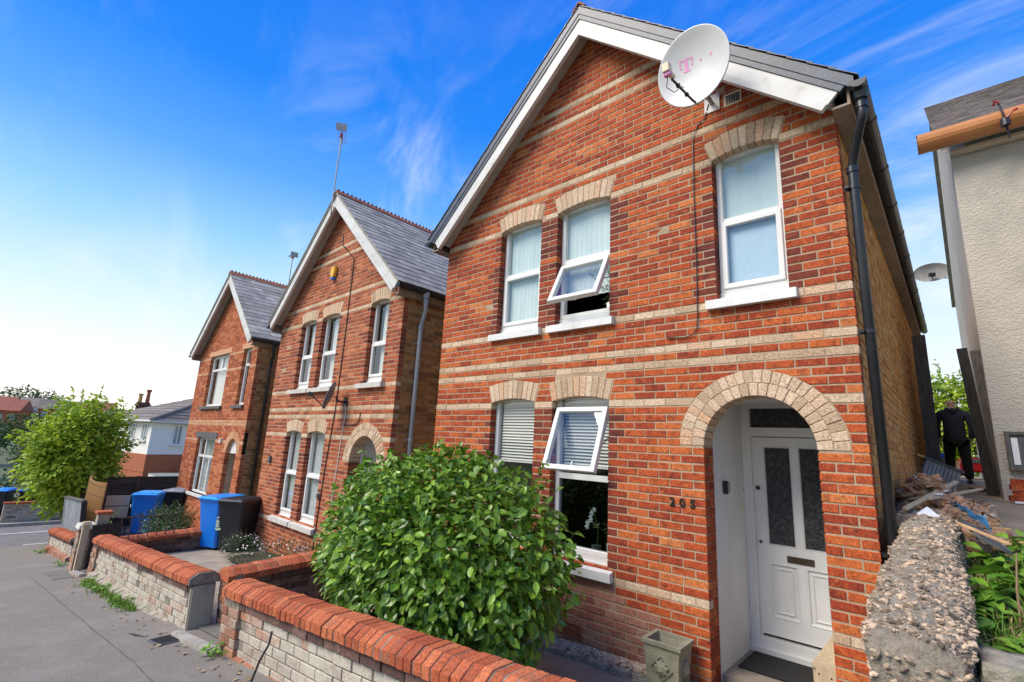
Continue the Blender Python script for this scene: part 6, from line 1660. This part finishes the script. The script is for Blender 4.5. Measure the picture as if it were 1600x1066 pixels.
for i in range(6):
    c = Vector((-.02 - .02 * i + rg.gauss(0, .01), -.02, .44 - .035 * i + rg.gauss(0, .008))); V = [c + Vector((.030 * cos(2 * pi * k / 10) * (1.2 if k % 2 else .6), -.004, .030 * sin(2 * pi * k / 10) * (1.2 if k % 2 else .6))) for k in range(10)] + [c + Vector((0, -.012, 0))]
    MB().add(V, [(k, (k + 1) % 10, 10) for k in range(10)]).build('flower', M['white'], orc)

# ------------------------------------------------------------------ beyond the corner: road, wall, houses, hill
fw = thing('brick_wall', 'low weathered brick wall across the side road', 'brick wall', (-23.0, -3.15, -1.48), (0, 0, pi / 2))
put_bricks(fw, courses([(k, .075 * k + .004, .075 * k + .071) for k in range(0, 9)], lambda z: (0, 6.0), []), lambda b: 'brick', y0=-.0, y1=.1, mats=dict(brick=M['oldbrick']), nmax=0, rough=.004)
MB().box(.005, 6.0, .009, .2, -.3, .675).build('core', M['mortar_old'], fw); MB().box(-.02, 6.0, -.02, .23, .677, .73).build('coping', M['coping'], fw)
tr9 = lambda q: (q[1], .21 - q[0], q[2])
put_bricks(fw, courses([(k, .075 * k + .004, .075 * k + .071) for k in range(0, 9)], lambda z: (0, .2), []), lambda b: 'end_brick', y1=.1, mats=dict(end_brick=M['oldbrick']), nmax=0, tr=tr9)
for i, (x0, x1, y0, y1) in enumerate(((-21.28, -21.16, -4.5, -2.0), (-21.28, -21.16, -9, -6.5), (-19.2, -19.1, -2.8, -1.6), (-21.28, -21.16, .5, 3))):
    o = MB().add([(x0, y0, -1.462), (x1, y0, -1.462), (x1, y1, -1.462), (x0, y1, -1.462)], [(0, 1, 2, 3)]).build('road_marking', M['linepaint']); o['kind'] = 'structure'
k = MB().box(-22.75, -22.6, -40, 30, -1.7, -1.37).build('kerb', M['kerb']); k['kind'] = 'structure'
sheet('pavement', fr(-24.8, -22.75, 3), fr(-40, 30, 30), lambda x, y: -1.375, M['asphalt'])
k = MB().box(-18.42, -18.30, -40, -2.45, -1.7, -1.38).build('kerb', M['kerb']); k['kind'] = 'structure'
def bay_house():
    root = thing('bay_house', 'white pebbledashed house with orange brick band and grey tiled hip roof', 'house', (-33.9, 2.7, -1.6))
    fp = [(-3.5, -.65), (0, 0), (-.9, 2.9), (-1.6, 8.0), (-12, 7), (-12, -1.2)]
    def band(z0, z1, off, nm, m):
        c = Vector((-5, 3)); P = []
        for x, y in fp:
            v_ = Vector((x, y)) - c; v_ = v_ * (1 + off / v_.length); P.append((c.x + v_.x, c.y + v_.y))
        mb = MB(); n = len(P); V = [(x, y, z0) for x, y in P] + [(x, y, z1) for x, y in P]
        return mb.add(V, [tuple(range(n))[::-1], tuple(range(n, 2 * n))] + [(i, (i + 1) % n, n + (i + 1) % n, n + i) for i in range(n)]).build(nm, m, root, recalc=True)
    band(1.0, 1.98, .03, 'brick_band', M['orangewall']); wl = band(1.983, 3.80, .0, 'wall', M['whitewall']); band(-1.5, .997, .0, 'wall', M['orangewall'])
    band(3.803, 3.90, .25, 'soffit', M['whitepaint'])
    c = Vector((-5, 3)); P = []
    for x, y in fp:
        v_ = Vector((x, y)) - c; v_ = v_ * (1 + .42 / v_.length); P.append((c.x + v_.x, c.y + v_.y, 3.88))
    rg_ = [(-5.6, 6.2, 6.6), (-8.5, 6.6, 6.6)]
    V = P + rg_; F = [(0, 1, 6), (1, 2, 6), (2, 3, 7, 6), (3, 4, 7), (4, 5, 7), (5, 0, 6, 7)]
    rf = MB().add(V, F).build('roof', M['tilegrey'], root, recalc=True)
    # tile courses as thin steps on the two faces that show
    tl = MB(); 
    for a, b in ((0, 1), (1, 2), (5, 0)):
        A, B_, Cc = Vector(V[a]), Vector(V[b]), Vector(V[6])
        n_ = (B_ - A).cross(Cc - A).normalized(); n_ = n_ if n_.z > 0 else -n_
        for r in range(13):
            t0, t1 = r / 13, (r + 1) / 13
            p, q, r1, s1 = A.lerp(Cc, t0), B_.lerp(Cc, t0), B_.lerp(Cc, t1), A.lerp(Cc, t1)
            tl.add([p + n_ * .05, q + n_ * .05, r1 + n_ * .012, s1 + n_ * .012, p, q], [(0, 1, 2, 3), (4, 5, 1, 0)])
    o = tl.build('tiling', M['tilegrey'], root); o['kind'] = 'stuff'
    MB().tube([Vector(V[1]) + Vector((0, 0, .06)), Vector(V[6]) + Vector((0, 0, .06))], .10, 8).build('hip_tiles', M['tilegrey'], root)
    gpts = [Vector(p) + Vector((0, 0, -.02)) for p in (P[0], P[1], P[2], P[3])]; MB().tube(gpts, .06, 8).build('gutter', M['whitepaint'], root)
    # two windows on the face towards the street, one on the other face
    def win(p, q, s0, s1, z0, z1):
        p, q = Vector((*p, 0)), Vector((*q, 0)); d = (q - p).normalized(); n_ = Vector((d.y, -d.x, 0)); a = atan2(d.y, d.x)
        o = p + d * s0 + n_ * .03; w_ = s1 - s0
        fo = ring_frame(MB(), 0, w_, 0, z1 - z0, .07, -.02, .03).box(w_ * .5 - .03, w_ * .5 + .03, -.018, .028, .07, z1 - z0 - .07).build('window', M['upvc'], root, (o.x, o.y, z0), (0, 0, a))
        MB().box(.06, w_ - .06, .0, .006, .06, z1 - z0 - .06).build('pane', M['farglass'], fo); MB().box(-.06, w_ + .06, -.08, .02, -.08, -.003).build('window_sill', M['whitepaint'], fo)
    win(fp[0], fp[1], .75, 1.55, 2.75, 3.72); win(fp[0], fp[1], 2.45, 3.1, 2.75, 3.72)
    win(fp[1], fp[2], 1.2, 1.75, 2.55, 3.7)
    # low flat-roofed porches in front, with white fascias
    for (x0, x1, y0, y1, z) in ((1.2, 4.6, -2.2, -.2, .62), (1.0, 5.5, .2, 3.4, .85)):
        MB().box(x0, x1, y0, y1, -.6, z).build('porch', M['whitewall'], root); MB().box(x0 - .12, x1 + .12, y0 - .12, y1 + .12, z + .003, z + .14).build('fascia', M['whitepaint'], root); MB().box(x0 - .14, x1 + .14, y0 - .14, y1 + .14, z + .143, z + .17).build('flat_roof', M['roofgreen'], root)
    MB().box(-.6, 1.6, 3.6, 5.6, -.6, 1.75).build('side_porch', M['orangewall'], root); MB().box(1.602, 1.63, 4.1, 5.3, .9, 1.7).build('shutter', M['redroof'], root)
    return root
bay_house()
def far_house(label, loc, w_, d_, h, rh, wall, roof, rz=0, chim=False, wins=3):
    root = thing('distant_house', label, 'house', loc, (0, 0, rz))
    MB().box(-w_ / 2, w_ / 2, -d_ / 2, d_ / 2, -4, h).build('wall', wall, root)
    MB().prism([(-w_ / 2 - .3, -d_ / 2 - .4, h), (-w_ / 2 - .3, 0, h + rh), (-w_ / 2 - .3, d_ / 2 + .4, h)], (w_ + .6, 0, 0)).build('roof', roof, root, recalc=True)
    for i in range(wins):
        for z in (h - 1.5, h - 4.2):
            for f in (-1,):
                o = MB().box(-w_ / 2 + (i + .3) * w_ / wins, -w_ / 2 + (i + .75) * w_ / wins, -d_ / 2 - .06, -d_ / 2 - .005, z - .6, z + .6).build('window', M['upvc'], root)
                MB().box(-w_ / 2 + (i + .34) * w_ / wins, -w_ / 2 + (i + .71) * w_ / wins, -d_ / 2 - .08, -d_ / 2 - .062, z - .5, z + .5).build('pane', M['farglass'], o)
    if chim:
        c = MB().box(-.5, .5, -.35, .35, h + rh * .6, h + rh + .9).box(-.6, .6, -.45, .45, h + rh + .6, h + rh + .72).build('chimney', M['sootbrick'], root)
        for x, hh in ((-.28, .75), (.25, 1.15)): MB().lathe([(.0, 0), (.16, 0), (.13, hh * .8), (.19, hh * .85), (.19, hh), (.1, hh)], 12, (x, 0, h + rh + .902)).build('chimney_pot', M['bamboo'] if hh < 1 else M['terra'], c)
    return root
far_house('brown roofed house with brick chimney behind the white bay house', (-52.5, 5.6, -2.4), 9, 7, 4.2, 1.3, M['whitewall'], M['tilegrey'], radians(80), True)
HZ = lambda x, y: hillz(x, y)
fars = [('leftmost red brick house on the far hill', -205, .5, 8, 7, 'orangewall', 'redroof', 70), ('white gabled house among the red roofs on the hill', -214, 8.5, 6, 6, 'whitewall', 'tilegrey', 60), ('wide brown roofed house below the hilltop trees', -198, 13.5, 9, 7, 'orangewall', 'tilegrey', 80), ('red roofed house beyond the tall shrub', -215, 25, 8, 7, 'orangewall', 'redroof', 75), ('small grey roofed house on the skyline above the tall shrub', -260, 62, 10, 9, 'whitewall', 'tilegrey', 70), ('low red roofed house lower down the far slope', -170, 1.5, 7, 6, 'orangewall', 'redroof', 65)]
for lb, x, y, w_, d_, wl, rf, rz in fars:
    far_house(lb, (x, y, HZ(x, y)), w_, d_, 5.2, 2.8, M[wl], M[rf], radians(rz))
trees = [('dark rounded tree crowning the far hill on the left', -238, 6, 5.8), ('broad dark tree next to the hilltop crown', -238, 13, 5.2), ('lower tree right of the hilltop trees', -230, 21, 3.6), ('dark tree behind the tall shrub on the skyline', -220, 31, 3.0), ('small tree at the far left edge of the hill', -240, -1.5, 3.6), ('green tree below the red brick houses', -120, 3, 3.5), ('spreading green tree in the valley behind the far bins', -70, -4.5, 3.2), ('dense tree farther down the valley', -95, -3, 3.4), ('bushy tree between the bay house and the valley', -60, 1.0, 2.6)]
for i, (lb, x, y, r) in enumerate(trees):
    t = thing('distant_tree', lb, 'tree', (x, y, HZ(x, y)))
    MB().tube([(0, 0, 0), (0, 0, r * 1.1)], [r * .07, r * .03], 7).build('trunk', M['bark'], t)
    foliage(t, 1100, (0, 0, r * 1.15), (r, r, r * .82), r * .16, r * .10, M['farleaf'], name='crown', rng=random.Random(40 + i), lump=.4, seed=i * 3, sprigs=0)
    t.children[-1]['kind'] = 'stuff'
